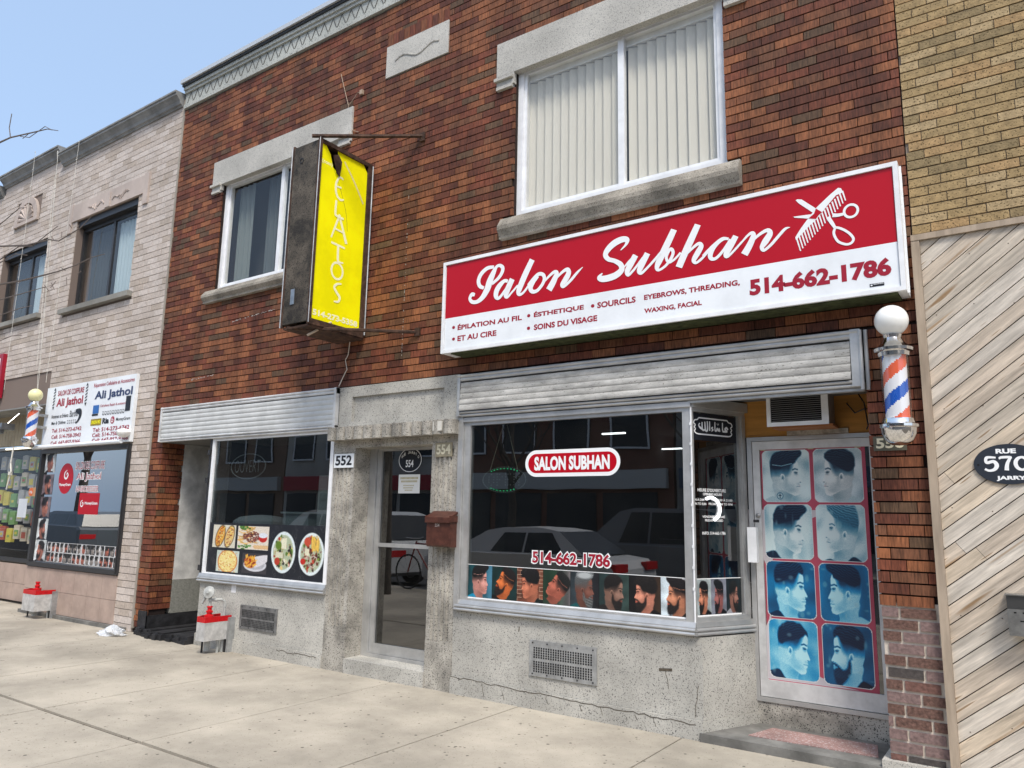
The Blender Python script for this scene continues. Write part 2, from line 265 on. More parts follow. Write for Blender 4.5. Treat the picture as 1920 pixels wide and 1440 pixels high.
# ------------------------------------------------------------ printed pictures as vertex-coloured grids
class Art:
    def __init__(s, w, h, bg=(1, 1, 1)):
        s.w, s.h = w, h; s.U, s.V = np.meshgrid((np.arange(w) + .5) / w, (np.arange(h) + .5) / h); s.c = np.zeros((h, w, 3)) + np.array(bg); s.asp = w / h
    def a(s, sd, soft): return np.clip(.5 - sd / soft, 0, 1)[..., None]
    def put(s, al, col): s.c = s.c * (1 - al) + np.array(col) * al
    def poly(s, pts, col, soft=.015, smooth=True, al=1.):
        P = np.array(pts, float)
        if smooth:
            n = len(P); o = []
            for i in range(n):
                a, b, c, d = P[i - 1], P[i], P[(i + 1) % n], P[(i + 2) % n]
                for t in (0, .25, .5, .75): o.append(.5 * (2 * b + (c - a) * t + (2 * a - 5 * b + 4 * c - d) * t * t + (3 * b - a - 3 * c + d) * t ** 3))
            P = np.array(o)
        d2 = np.full(s.U.shape, 1e9); ins = np.zeros(s.U.shape, bool)
        for i in range(len(P)):
            a, b = P[i], P[(i + 1) % len(P)]; e = b - a; wx, wy = s.U - a[0], s.V - a[1]
            t = np.clip((wx * e[0] + wy * e[1]) / (e @ e + 1e-12), 0, 1); d2 = np.minimum(d2, (wx - e[0] * t) ** 2 + (wy - e[1] * t) ** 2)
            cr = (a[1] > s.V) != (b[1] > s.V); xi = e[0] * (s.V - a[1]) / (e[1] if abs(e[1]) > 1e-9 else 1e-9) + a[0]; ins ^= cr & (s.U < xi)
        sd = np.sqrt(d2) * np.where(ins, -1, 1); A = s.a(sd, soft) * al
        s.put(A, col); return A
    def ell(s, cx, cy, rx, ry, col, soft=.015, al=1., rot=0.):
        dx, dy = s.U - cx, s.V - cy; c, q = math.cos(rot), math.sin(rot); dx, dy = dx * c + dy * q, dy * c - dx * q
        sd = (np.sqrt((dx / rx) ** 2 + (dy / ry) ** 2) - 1) * min(rx, ry); A = s.a(sd, soft) * al; s.put(A, col); return A
    def line(s, pts, w, col, soft=.01, al=1.):
        d2 = np.full(s.U.shape, 1e9)
        for a, b in zip(pts[:-1], pts[1:]):
            a = np.array(a, float); b = np.array(b, float); e = b - a; wx, wy = s.U - a[0], s.V - a[1]; t = np.clip((wx * e[0] + wy * e[1]) / (e @ e + 1e-12), 0, 1); d2 = np.minimum(d2, (wx - e[0] * t) ** 2 + (wy - e[1] * t) ** 2)
        s.put(s.a(np.sqrt(d2) - w, soft) * al, col)
    def rect(s, x0, y0, x1, y1, col, soft=.008, r=0., al=1.):
        cx, cy = (x0 + x1) / 2, (y0 + y1) / 2; qx = np.abs(s.U - cx) - (x1 - x0) / 2 + r; qy = np.abs(s.V - cy) - (y1 - y0) / 2 + r
        sd = np.hypot(np.maximum(qx, 0), np.maximum(qy, 0)) + np.minimum(np.maximum(qx, qy), 0) - r; A = s.a(sd, soft) * al; s.put(A, col); return A
    def paste(s, o, x0, y0, x1, y1):
        i0, i1 = int(round(x0 * s.w)), int(round(x1 * s.w)); j0, j1 = int(round(y0 * s.h)), int(round(y1 * s.h))
        jj = np.clip(((np.arange(j0, j1) - j0 + .5) / max(1, j1 - j0) * o.h).astype(int), 0, o.h - 1); ii = np.clip(((np.arange(i0, i1) - i0 + .5) / max(1, i1 - i0) * o.w).astype(int), 0, o.w - 1)
        s.c[j0:j1, i0:i1] = o.c[np.ix_(jj, ii)]
    def noise(s, amt, seed=0, n=1):
        r = np.random.RandomState(seed); q = r.rand(s.h // n + 1, s.w // n + 1); q = np.kron(q, np.ones((n, n)))[:s.h, :s.w]; s.c = np.clip(s.c * (1 + amt * (q[..., None] - .5)), 0, 1)
    def mesh(s, name, pl, u0, v0, u1, v1, w, parent=None, keep=None, **props):
        W_, H_ = s.w, s.h; uu = np.linspace(u0, u1, W_ + 1); vv = np.linspace(v0, v1, H_ + 1); vs = []
        for v in vv:
            for u in uu: vs.append(tuple(pl(u, v, w)))
        fs = [(j * (W_ + 1) + i, j * (W_ + 1) + i + 1, (j + 1) * (W_ + 1) + i + 1, (j + 1) * (W_ + 1) + i) for j in range(H_) for i in range(W_) if keep is None or keep[j, i]]
        me = bpy.data.meshes.new(name); me.from_pydata(vs, [], fs)
        at = me.color_attributes.new('Col', 'FLOAT_COLOR', 'CORNER'); c = np.clip(s.c, 0, 1); c = np.where(c <= .04045, c / 12.92, ((c + .055) / 1.055) ** 2.4) * .92
        fc = c.reshape(-1, 3) if keep is None else c[keep]
        buf = np.ones((len(fs), 4, 4)); buf[:, :, :3] = fc[:, None, :]; at.data.foreach_set('color', buf.ravel()); me.materials.append(PRT); me.update()
        return link(name, me, parent, **props)
SCRIPT= [[(-3.705, 3.576, 0.026), (-3.777, 3.576, 0.036), (-3.841, 3.536, 0.04), (-3.868, 3.48, 0.04), (-3.852, 3.429, 0.036), (-3.808, 3.404, 0.027)], [(-3.722, 3.426, 0.026), (-3.653, 3.468, 0.032), (-3.616, 3.515, 0.035), (-3.612, 3.553, 0.034), (-3.642, 3.577, 0.029), (-3.677, 3.571, 0.03), (-3.711, 3.52, 0.052), (-3.745, 3.454, 0.066), (-3.771, 3.387, 0.063), (-3.819, 3.323, 0.05), (-3.876, 3.292, 0.036), (-3.931, 3.298, 0.033), (-3.958, 3.332, 0.031), (-3.937, 3.365, 0.037), (-3.904, 3.357, 0.028)], [(-3.555, 3.422, 0.026), (-3.589, 3.431, 0.032), (-3.637, 3.4, 0.048), (-3.671, 3.353, 0.052), (-3.673, 3.306, 0.042), (-3.641, 3.289, 0.028), (-3.587, 3.34, 0.026), (-3.52, 3.413, 0.025)], [(-3.51, 3.435, 0.054), (-3.55, 3.363, 0.058), (-3.572, 3.308, 0.05), (-3.555, 3.285, 0.026), (-3.511, 3.319, 0.019), (-3.451, 3.37, 0.019)], [(-3.311, 3.569, 0.053), (-3.379, 3.451, 0.058), (-3.427, 3.355, 0.056), (-3.443, 3.305, 0.044), (-3.422, 3.286, 0.026), (-3.383, 3.307, 0.022), (-3.337, 3.357, 0.021)], [(-3.35, 3.354, 0.021), (-3.292, 3.401, 0.034), (-3.247, 3.431, 0.032), (-3.204, 3.421, 0.031), (-3.188, 3.384, 0.032), (-3.209, 3.336, 0.03), (-3.257, 3.293, 0.03), (-3.303, 3.292, 0.034), (-3.323, 3.326, 0.045), (-3.301, 3.374, 0.049), (-3.253, 3.418, 0.034)], [(-3.206, 3.347, 0.017), (-3.136, 3.403, 0.023), (-3.092, 3.424, 0.03), (-3.073, 3.404, 0.042), (-3.104, 3.341, 0.056), (-3.145, 3.281, 0.061)], [(-3.098, 3.352, 0.019), (-3.017, 3.411, 0.025), (-2.973, 3.423, 0.035), (-2.96, 3.39, 0.046), (-2.991, 3.339, 0.051), (-3.021, 3.305, 0.035), (-3.003, 3.286, 0.023), (-2.942, 3.326, 0.025), (-2.881, 3.381, 0.022), (-2.829, 3.419, 0.004)], [(-2.498, 3.494, 0.007), (-2.453, 3.531, 0.022), (-2.442, 3.566, 0.039), (-2.487, 3.578, 0.05), (-2.555, 3.559, 0.055), (-2.61, 3.518, 0.05), (-2.628, 3.478, 0.042), (-2.602, 3.441, 0.035), (-2.55, 3.418, 0.034), (-2.499, 3.379, 0.041), (-2.491, 3.335, 0.049), (-2.54, 3.301, 0.054), (-2.608, 3.289, 0.053), (-2.66, 3.292, 0.049), (-2.684, 3.309, 0.034), (-2.655, 3.337, 0.009)], [(-2.471, 3.353, 0.01), (-2.426, 3.392, 0.021), (-2.371, 3.424, 0.032)], [(-2.373, 3.43, 0.049), (-2.413, 3.369, 0.052), (-2.443, 3.316, 0.044), (-2.433, 3.285, 0.025), (-2.394, 3.313, 0.02), (-2.355, 3.353, 0.019), (-2.31, 3.403, 0.019)], [(-2.275, 3.427, 0.048), (-2.314, 3.361, 0.05), (-2.342, 3.304, 0.043), (-2.326, 3.282, 0.026), (-2.284, 3.309, 0.02), (-2.214, 3.369, 0.021), (-2.17, 3.413, 0.018)], [(-2.062, 3.57, 0.049), (-2.122, 3.46, 0.055), (-2.179, 3.358, 0.052), (-2.201, 3.305, 0.036), (-2.186, 3.281, 0.021), (-2.135, 3.303, 0.02), (-2.09, 3.351, 0.025), (-2.072, 3.397, 0.024), (-2.089, 3.426, 0.024), (-2.113, 3.402, 0.024), (-2.126, 3.363, 0.022), (-2.106, 3.326, 0.02), (-2.062, 3.341, 0.018), (-2.014, 3.383, 0.017)], [(-1.879, 3.57, 0.048), (-1.934, 3.464, 0.054), (-1.987, 3.363, 0.054), (-2.03, 3.274, 0.053)], [(-1.984, 3.352, 0.015), (-1.917, 3.403, 0.021), (-1.874, 3.424, 0.026), (-1.859, 3.399, 0.038), (-1.886, 3.354, 0.044), (-1.914, 3.309, 0.036), (-1.9, 3.284, 0.02), (-1.86, 3.304, 0.02), (-1.804, 3.353, 0.017)], [(-1.849, 3.327, 0.015), (-1.809, 3.359, 0.02), (-1.749, 3.402, 0.024), (-1.7, 3.427, 0.022), (-1.662, 3.417, 0.019)], [(-1.657, 3.416, 0.018), (-1.691, 3.423, 0.022), (-1.735, 3.404, 0.03), (-1.775, 3.367, 0.039), (-1.793, 3.321, 0.036), (-1.782, 3.292, 0.026), (-1.748, 3.293, 0.022), (-1.698, 3.338, 0.021), (-1.643, 3.411, 0.019)], [(-1.605, 3.427, 0.042), (-1.642, 3.366, 0.045), (-1.677, 3.309, 0.041), (-1.669, 3.288, 0.022), (-1.627, 3.317, 0.017), (-1.564, 3.375, 0.016)], [(-1.569, 3.371, 0.014), (-1.521, 3.415, 0.018), (-1.491, 3.426, 0.026), (-1.485, 3.398, 0.038), (-1.515, 3.336, 0.047), (-1.551, 3.281, 0.052)], [(-1.509, 3.355, 0.015), (-1.443, 3.404, 0.021), (-1.388, 3.424, 0.027), (-1.371, 3.396, 0.039), (-1.403, 3.348, 0.046), (-1.428, 3.31, 0.031), (-1.414, 3.286, 0.021), (-1.366, 3.317, 0.021), (-1.31, 3.372, 0.021), (-1.269, 3.409, 0.019), (-1.237, 3.413, 0.003)]]
COMB= [(-1.203, 3.315), (-1.207, 3.337), (-1.17, 3.39), (-1.12, 3.45), (-1.067, 3.512), (-1.023, 3.547), (-0.971, 3.588), (-0.924, 3.619), (-0.906, 3.612), (-0.896, 3.582), (-0.939, 3.571), (-0.991, 3.518), (-1.035, 3.468), (-1.071, 3.43), (-1.123, 3.39), (-1.168, 3.348)]
TEETH0= [(-1.198, 3.326), (-0.899, 3.592)]
T1= [(-1.177, 3.235), (-0.883, 3.521)]
BL1= [(-1.193, 3.596), (-1.182, 3.6), (-1.154, 3.592), (-1.067, 3.509), (-1.089, 3.485), (-1.175, 3.57)]
BL2= [(-1.213, 3.483), (-1.179, 3.481), (-1.083, 3.474), (-1.118, 3.449), (-1.205, 3.474)]
RED_= [(-1.067, 3.508), (-1.029, 3.474), (-1.053, 3.458), (-1.07, 3.436), (-1.116, 3.45), (-1.081, 3.474)]
R1= [(-0.855, 3.444), (-0.808, 3.433), (-0.852, 3.493)]
ARM1= [(-0.967, 3.439), (-0.934, 3.432), (-0.898, 3.433)]
LOOP2= [(-0.959, 3.341), (-0.965, 3.311), (-0.947, 3.261), (-0.916, 3.235), (-0.885, 3.224), (-0.859, 3.233), (-0.851, 3.258), (-0.873, 3.296), (-0.911, 3.331), (-0.947, 3.35)]
ARM2= [(-0.996, 3.432), (-0.977, 3.395), (-0.955, 3.349)]
# ------------------------------------------------------------ portrait and food pictures
def wav(U, V, seed, k=7):
    r = np.random.RandomState(seed); o = np.zeros(U.shape)
    for i in range(6): a = r.uniform(0, 6.28); f = k * r.uniform(.6, 2.6); o += np.sin(f * (U * math.cos(a) + V * math.sin(a)) * 6.28 + r.uniform(0, 6.28)) / 6
    return o
def head(w, h, bg, skin=(.80, .56, .45), hair=(.06, .05, .05), style='quiff', beard=0, shirt=(.1, .1, .12), left=False, tilt=0., bg2=None, seed=1, zoom=1., line=True, hair2=None):
    A = Art(w, h, bg); r = np.random.RandomState(seed)
    if bg2 is not None: A.put(np.clip((A.U - .45) * 2, 0, 1)[..., None], bg2)
    A.c = np.clip(A.c * (1 + .35 * wav(A.U, A.V, seed, 1.2)[..., None]), 0, 1)
    U0, V0 = A.U.copy(), A.V.copy(); U = A.U.copy()
    if left: U = 1 - U
    cx, cy = .5, .45; c, s = math.cos(tilt), math.sin(tilt); x, y = (U - cx) / zoom, (A.V - cy) / zoom; A.U = cx + x * c + y * s; A.V = cy - x * s + y * c
    Uc, Vc = A.U, A.V; sk = np.array(skin); dk = sk * np.array([.55, .48, .45]); hi = np.clip(sk * 1.18 + .03, 0, 1)
    A.poly([(.24, .02), (.27, .18), (.24, .36), (.5, .4), (.62, .2), (.60, .08), (.66, -.1), (.2, -.1)], sk * .80, .03)
    A.put((np.exp(-((Uc - .56) ** 2 / .02 + (Vc - .15) ** 2 / .012)) * .55)[..., None] * A.poly([(.24, .02), (.27, .18), (.24, .36), (.5, .4), (.62, .2), (.60, .08), (.66, -.1), (.2, -.1)], sk * .80, .03), dk)
    A.poly([(-.1, -.2), (-.02, .02), (.12, .10), (.26, .14), (.40, .02), (.60, .03), (.70, .04), (.86, -.06), (.95, -.3), (.5, -.3)], shirt, .02)
    face = [(.27, .30), (.20, .48), (.19, .66), (.26, .82), (.42, .90), (.60, .88), (.705, .80), (.742, .71), (.745, .64), (.733, .605), (.750, .575), (.735, .545), (.752, .50), (.775, .46), (.806, .405), (.800, .388), (.775, .378), (.757, .362), (.763, .345), (.774, .330), (.760, .310), (.771, .288), (.765, .270), (.746, .252), (.752, .235), (.757, .205), (.735, .165), (.66, .145), (.55, .19), (.45, .24), (.36, .25)]
    fm = A.poly(face, sk, .014, smooth=False)[..., 0]
    lit = np.clip(.5 + 1.1 * (Uc - .52) - .25 * (Vc - .5), 0, 1); A.put((fm * (1 - lit) * .55)[..., None], dk); A.put((fm * lit * .30)[..., None], hi)
    for gx, gy, sx, sy, col, am in ((.62, .43, .008, .010, hi, .55), (.56, .33, .02, .004, dk, .30), (.70, .535, .0016, .0012, dk, .65), (.60, .24, .02, .0035, dk, .40), (.74, .355, .0012, .0008, dk, .35), (.68, .70, .006, .008, hi, .35), (.765, .43, .0007, .004, hi, .5), (.50, .45, .0012, .012, dk, .35)):
        A.put((fm * np.exp(-((Uc - gx) ** 2 / sx + (Vc - gy) ** 2 / sy)) * am)[..., None], col)
    nz = .5 + .5 * wav(Uc, Vc, seed + 5, 5)
    fade = fm * np.clip((Vc - .47 + .03 * (nz - .5)) / .17, 0, 1) * np.clip((.615 - Uc + (Vc - .5) * .3) / .09, 0, 1); A.put((fade ** .8 * .93)[..., None], np.array(hair) * 1.0 + sk * .06)
    A.ell(.432, .455, .040, .072, sk * .88, .018, rot=-.2); A.ell(.437, .458, .020, .046, dk * .9, .025, rot=-.2); A.ell(.425, .415, .018, .022, sk * .95, .02); A.line([(.400, .50), (.42, .53), (.455, .515), (.468, .48)], .006, hi, .015)
    if beard:
        bc = np.array(hair) * 1.1 + .015; tmp = A.c.copy(); m_ = A.poly([(.455, .43), (.49, .41), (.525, .31), (.60, .275), (.68, .335), (.745, .367), (.768, .350), (.745, .330), (.73, .30), (.765, .262), (.768, .17), (.72, .09 - .035 * beard), (.60, .10 - .03 * beard), (.50, .18), (.45, .26)], bc, .04, al=.95)
        A.c = np.clip(A.c * (1 + (m_ * .8) * (wav(Uc, Vc, seed + 9, 16))[..., None]), 0, 1); A.line([(.705, .305), (.765, .302)], .010, sk * np.array([.9, .55, .52]), .02)
    else: A.line([(.70, .308), (.765, .308)], .005, dk, .015); A.ell(.755, .318, .018, .018, sk * np.array([.95, .68, .66]), .02, al=.7)
    A.ell(.695, .548, .026, .009, np.array(hair) * .8, .012); A.line([(.66, .562), (.69, .568), (.72, .558)], .004, dk * .6, .012); A.line([(.635, .602), (.68, .622), (.728, .606)], .009, np.array(hair) * 1.1, .02); A.ell(.772, .382, .012, .006, dk * .6, .015)
    S = {'quiff': [(.31, .61), (.205, .65), (.195, .78), (.27, .895), (.44, .955), (.60, .985), (.74, .975), (.815, .92), (.80, .86), (.755, .815), (.715, .775), (.69, .725), (.62, .70), (.50, .665)],
         'crop': [(.26, .60), (.19, .66), (.20, .82), (.30, .92), (.48, .955), (.63, .94), (.735, .865), (.748, .78), (.72, .755), (.66, .765), (.585, .68), (.45, .66)],
         'curly': [(.26, .52), (.15, .62), (.14, .78), (.24, .92), (.42, .99), (.64, .98), (.77, .90), (.80, .78), (.74, .72), (.64, .70), (.58, .60), (.44, .56)],
         'buzz': [(.25, .54), (.185, .62), (.20, .79), (.30, .895), (.46, .93), (.61, .91), (.715, .83), (.735, .75), (.69, .765), (.60, .69), (.50, .65), (.38, .61)],
         'spike': [(.25, .62), (.19, .70), (.22, .84), (.28, .97), (.40, .95), (.46, 1.02), (.56, .97), (.66, 1.02), (.74, .94), (.80, .95), (.775, .84), (.72, .785), (.66, .74), (.50, .69)],
         'back': [(.30, .56), (.19, .62), (.17, .78), (.25, .905), (.44, .965), (.61, .95), (.735, .87), (.735, .79), (.66, .735), (.55, .67), (.42, .60)]}[style]
    A.U = Uc + .012 * wav(Uc, Vc, seed + 2, 5); A.V = Vc + .014 * wav(Uc, Vc, seed + 3, 5)
    hm = A.poly(S, hair, .03)[..., 0]; A.U, A.V = Uc, Vc
    ph = (Vc - .30 * Uc) if style != 'curly' else (Vc * .7 + .8 * wav(Uc, Vc, seed + 4, 3)); st = .5 + .5 * np.sin(150 * ph + 5 * np.sin(7 * Uc + seed) + 3 * wav(Uc, Vc, seed + 6, 6)); top = np.clip((Vc - .72) / .22, 0, 1)
    h2 = np.array(hair2) if hair2 is not None else np.array(hair) * 1.6 + np.array([.17, .15, .14]); A.put((hm * st ** 2 * (.18 + .5 * top))[..., None], h2)
    if line: A.line([(.24, .70), (.42, .675), (.62, .715)], .005, hi, .012, al=.8)
    A.U, A.V = U0, V0; A.noise(.12, seed); return A
def front(w, h, bg, skin, hair, beard=0, shirt=(.1, .1, .1), style=0, seed=1):
    A = Art(w, h, bg); sk = np.array(skin)
    A.poly([(.1, -.1), (.15, .08), (.38, .16), (.62, .16), (.85, .08), (.9, -.1)], shirt, .02); A.poly([(.38, .3), (.36, .05), (.5, -.02), (.64, .05), (.62, .3)], sk * .8, .03)
    A.ell(.5, .47, .22, .33, sk, .02); A.ell(.275, .46, .03, .07, sk * .85, .02); A.ell(.725, .46, .03, .07, sk * .85, .02); A.ell(.40, .42, .11, .2, np.clip(sk * 1.1, 0, 1), .12, al=.5)
    if beard: A.poly([(.28, .42), (.31, .30), (.40, .30), (.5, .35), (.60, .30), (.69, .30), (.72, .42), (.70, .2), (.58, .09), (.42, .09), (.30, .2)], hair, .04, al=.9)
    H = [(.27, .50), (.24, .66), (.28, .84), (.42, .95), (.62, .96), (.74, .84), (.76, .66), (.73, .50), (.70, .66), (.62, .74), (.42, .75), (.31, .66)] if style == 0 else [(.29, .62), (.24, .80), (.30, .98), (.40, .93), (.50, 1.02), (.58, .94), (.70, .99), (.74, .80), (.70, .64), (.60, .73), (.42, .74)]
    A.poly(H, hair, .03); r = np.random.RandomState(seed)
    for i in range(14): a = r.uniform(.3, .7); A.line([(a, .78), (a + r.uniform(-.08, .08), .93)], .006, np.array(hair) * 1.0 + .15, .02, al=.5)
    for sx in (-1, 1): A.ell(.5 + sx * .09, .50, .035, .013, np.array(hair) * .8, .015); A.line([(.5 + sx * .05, .545), (.5 + sx * .14, .55)], .010, hair, .015)
    A.line([(.52, .5), (.54, .39), (.48, .375)], .006, sk * .65, .015); A.line([(.43, .29), (.5, .28), (.57, .29)], .009, sk * .55, .015); A.noise(.1, seed); return A
def tintart(A, dark, mid, lite, amt=1.):
    L = (A.c @ np.array([.3, .59, .11])); L = np.clip((L - .05) / .8, 0, 1)[..., None]
    t = np.where(L < .5, np.array(dark) + (np.array(mid) - dark) * L * 2, np.array(mid) + (np.array(lite) - mid) * (L * 2 - 1)); A.c = A.c * (1 - amt) + t * amt; return A
def plate(w, h, kind, seed, bg=(.05, .05, .05)):
    A = Art(w, h, bg); r = np.random.RandomState(seed); asp = h / w
    if kind in ('salad', 'fries'):
        A.ell(.5, .5, .49, .49, (.88, .92, .92), .02); A.ell(.5, .5, .41, .41, (.70, .74, .62), .03)
        def inside(): 
            a, q = r.uniform(0, 6.28), .38 * math.sqrt(r.rand()); return .5 + q * math.cos(a), .5 + q * math.sin(a)
        pal = [(.75, .25, .18), (.35, .48, .15), (.82, .80, .62), (.88, .86, .78), (.25, .32, .12), (.15, .12, .12), (.80, .70, .45)] if kind == 'salad' else [(.35, .18, .12), (.26, .13, .10), (.5, .28, .18), (.72, .60, .55), (.40, .50, .18), (.70, .2, .12)]
        for i in range(90):
            x, y = inside(); A.ell(x, y, r.uniform(.02, .07), r.uniform(.015, .05), np.array(pal[r.randint(len(pal))]) * r.uniform(.7, 1.2), .015, rot=r.uniform(0, 3))
        if kind == 'salad': A.rect(.42, .58, .62, .84, (.90, .89, .78), .02); A.rect(.2, .36, .5, .5, (.86, .85, .74), .02); A.ell(.28, .28, .11, .09, (.72, .22, .14), .02); A.ell(.3, .66, .12, .1, (.38, .50, .14), .02)
        else:
            for i in range(34): x = r.uniform(.5, .78); A.line([(x, r.uniform(.55, .65)), (x + r.uniform(-.08, .06), r.uniform(.8, .92))], .013, np.array((.93, .76, .34)) * r.uniform(.85, 1.08), .012)
            A.ell(.34, .78, .13, .1, (.78, .30, .20), .02); A.rect(.26, .46, .42, .62, (.90, .88, .76), .02); A.ell(.2, .32, .1, .07, (.75, .15, .1), .02)
            for i in range(4): A.line([(.45, .3), (.5, .22), (.62, .2), (.7, .28)][::-1] if i % 2 else [(.5, .42), (.6, .46), (.72, .42), (.75, .32)], .008, (.85, .78, .74), .01)
    elif kind == 'hotdog':
        A.c[:] = (.85, .83, .76)
        for cx, col in ((.33, (.86, .62, .25)), (.74, (.88, .74, .48))):
            A.ell(cx, .5, .2, .5, (.22, .16, .08), .03, rot=-.2); A.ell(cx, .5, .18, .46, col, .03, rot=-.2)
            for i in range(60): y = r.uniform(.08, .92); x = cx + (y - .5) * .2 + r.uniform(-.1, .1); A.ell(x, y, .03, .02, [(.75, .3, .12), (.92, .75, .3), (.5, .2, .1), (.9, .86, .6)][r.randint(4)], .02, rot=r.uniform(0, 3))
    elif kind == 'plate':
        A.c[:] = (.88, .84, .78)
        for i in range(40): x, y = r.uniform(0, .45), r.uniform(.25, .95); A.line([(x, y), (x + r.uniform(.1, .25), y + r.uniform(-.15, .15))], .016, np.array((.88, .70, .38)) * r.uniform(.8, 1.1), .015)
        for i in range(130): a, q = r.uniform(0, 6.28), math.sqrt(r.rand()); A.ell(.45 + .26 * q * math.cos(a), .55 + .24 * q * math.sin(a), .035, .018, np.array([(.42, .18, .14), (.55, .3, .25), (.3, .12, .1)][r.randint(3)]), .012, rot=r.uniform(0, 3))
        A.ell(.82, .5, .13, .17, (.75, .12, .08), .02); A.ell(.82, .62, .14, .11, (.88, .90, .93), .02)
        for i in range(40): A.ell(r.uniform(.05, .45), r.uniform(.02, .2) if i % 2 else r.uniform(.85, 1), .035, .025, np.array((.25, .5, .15)) * r.uniform(.6, 1.3), .02)
        for i in range(5): A.ell(.6 + .09 * i, .12, .07, .09, (.87, .72, .52), .02, rot=.5)
    elif kind == 'pizza':
        A.c[:] = (.78, .82, .78); A.ell(.5, .5, .44, .54, (.78, .42, .18), .02); A.ell(.5, .5, .40, .50, (.93, .85, .55), .03)
        for i in range(120): x, y = r.uniform(.12, .88), r.uniform(.02, .98); A.ell(x, y, .03, .02, [(.95, .88, .62), (.88, .62, .3), (.97, .93, .75), (.80, .45, .18)][r.randint(4)], .02, rot=r.uniform(0, 3), al=.8)
    elif kind == 'wrap':
        A.c[:] = (.22, .21, .23); A.ell(.52, .42, .46, .32, (.82, .82, .84), .02); A.ell(.52, .46, .4, .26, (.70, .70, .72), .02); A.poly([(.35, .75), (.98, .95), (.99, .62), (.55, .3), (.4, .5)], (.86, .85, .86), .02)
        A.ell(.33, .55, .24, .3, (.80, .50, .2), .03)
        for i in range(45): x, y = r.uniform(.14, .5), r.uniform(.3, .8); A.line([(x, y), (x + r.uniform(-.05, .12), y + r.uniform(0, .16))], .02, [(.90, .62, .15), (.65, .15, .06), (.95, .75, .3), (.5, .12, .05)][r.randint(4)], .015)
    A.noise(.12, seed); return A
# ------------------------------------------------------------ bricks
UNIT = {}
def unit(m):
    if m.name in UNIT: return UNIT[m.name]
    c = .06
    me = bpy.data.meshes.new('brick'); v = [(-.5, -.5, -.5), (.5, -.5, -.5), (.5, .5, -.5), (-.5, .5, -.5), (-.5, -.5, .5), (.5, -.5, .5), (.5, .5, .5), (-.5, .5, .5)]
    me.from_pydata(v, [], [(0, 1, 5, 4), (1, 2, 6, 5), (2, 3, 7, 6), (3, 0, 4, 7), (4, 5, 6, 7), (3, 2, 1, 0)]); me.materials.append(m); UNIT[m.name] = me; return me
CAMP = Vector((0, -5.2, 1.463)); CAMF = F_
def visible_size(p, L):
    d = p - CAMP; z = d.dot(CAMF)
    if z < .3: return 0
    x = d.dot(R_) / z * 1414.85; y = d.dot(U_) / z * 1414.85
    s = L / z * 1414.85 * (1 if abs(p.y) > 1e9 else max(.2, abs(d.normalized().y)))
    return s if abs(x) < 985 and abs(y) < 745 else s * .01
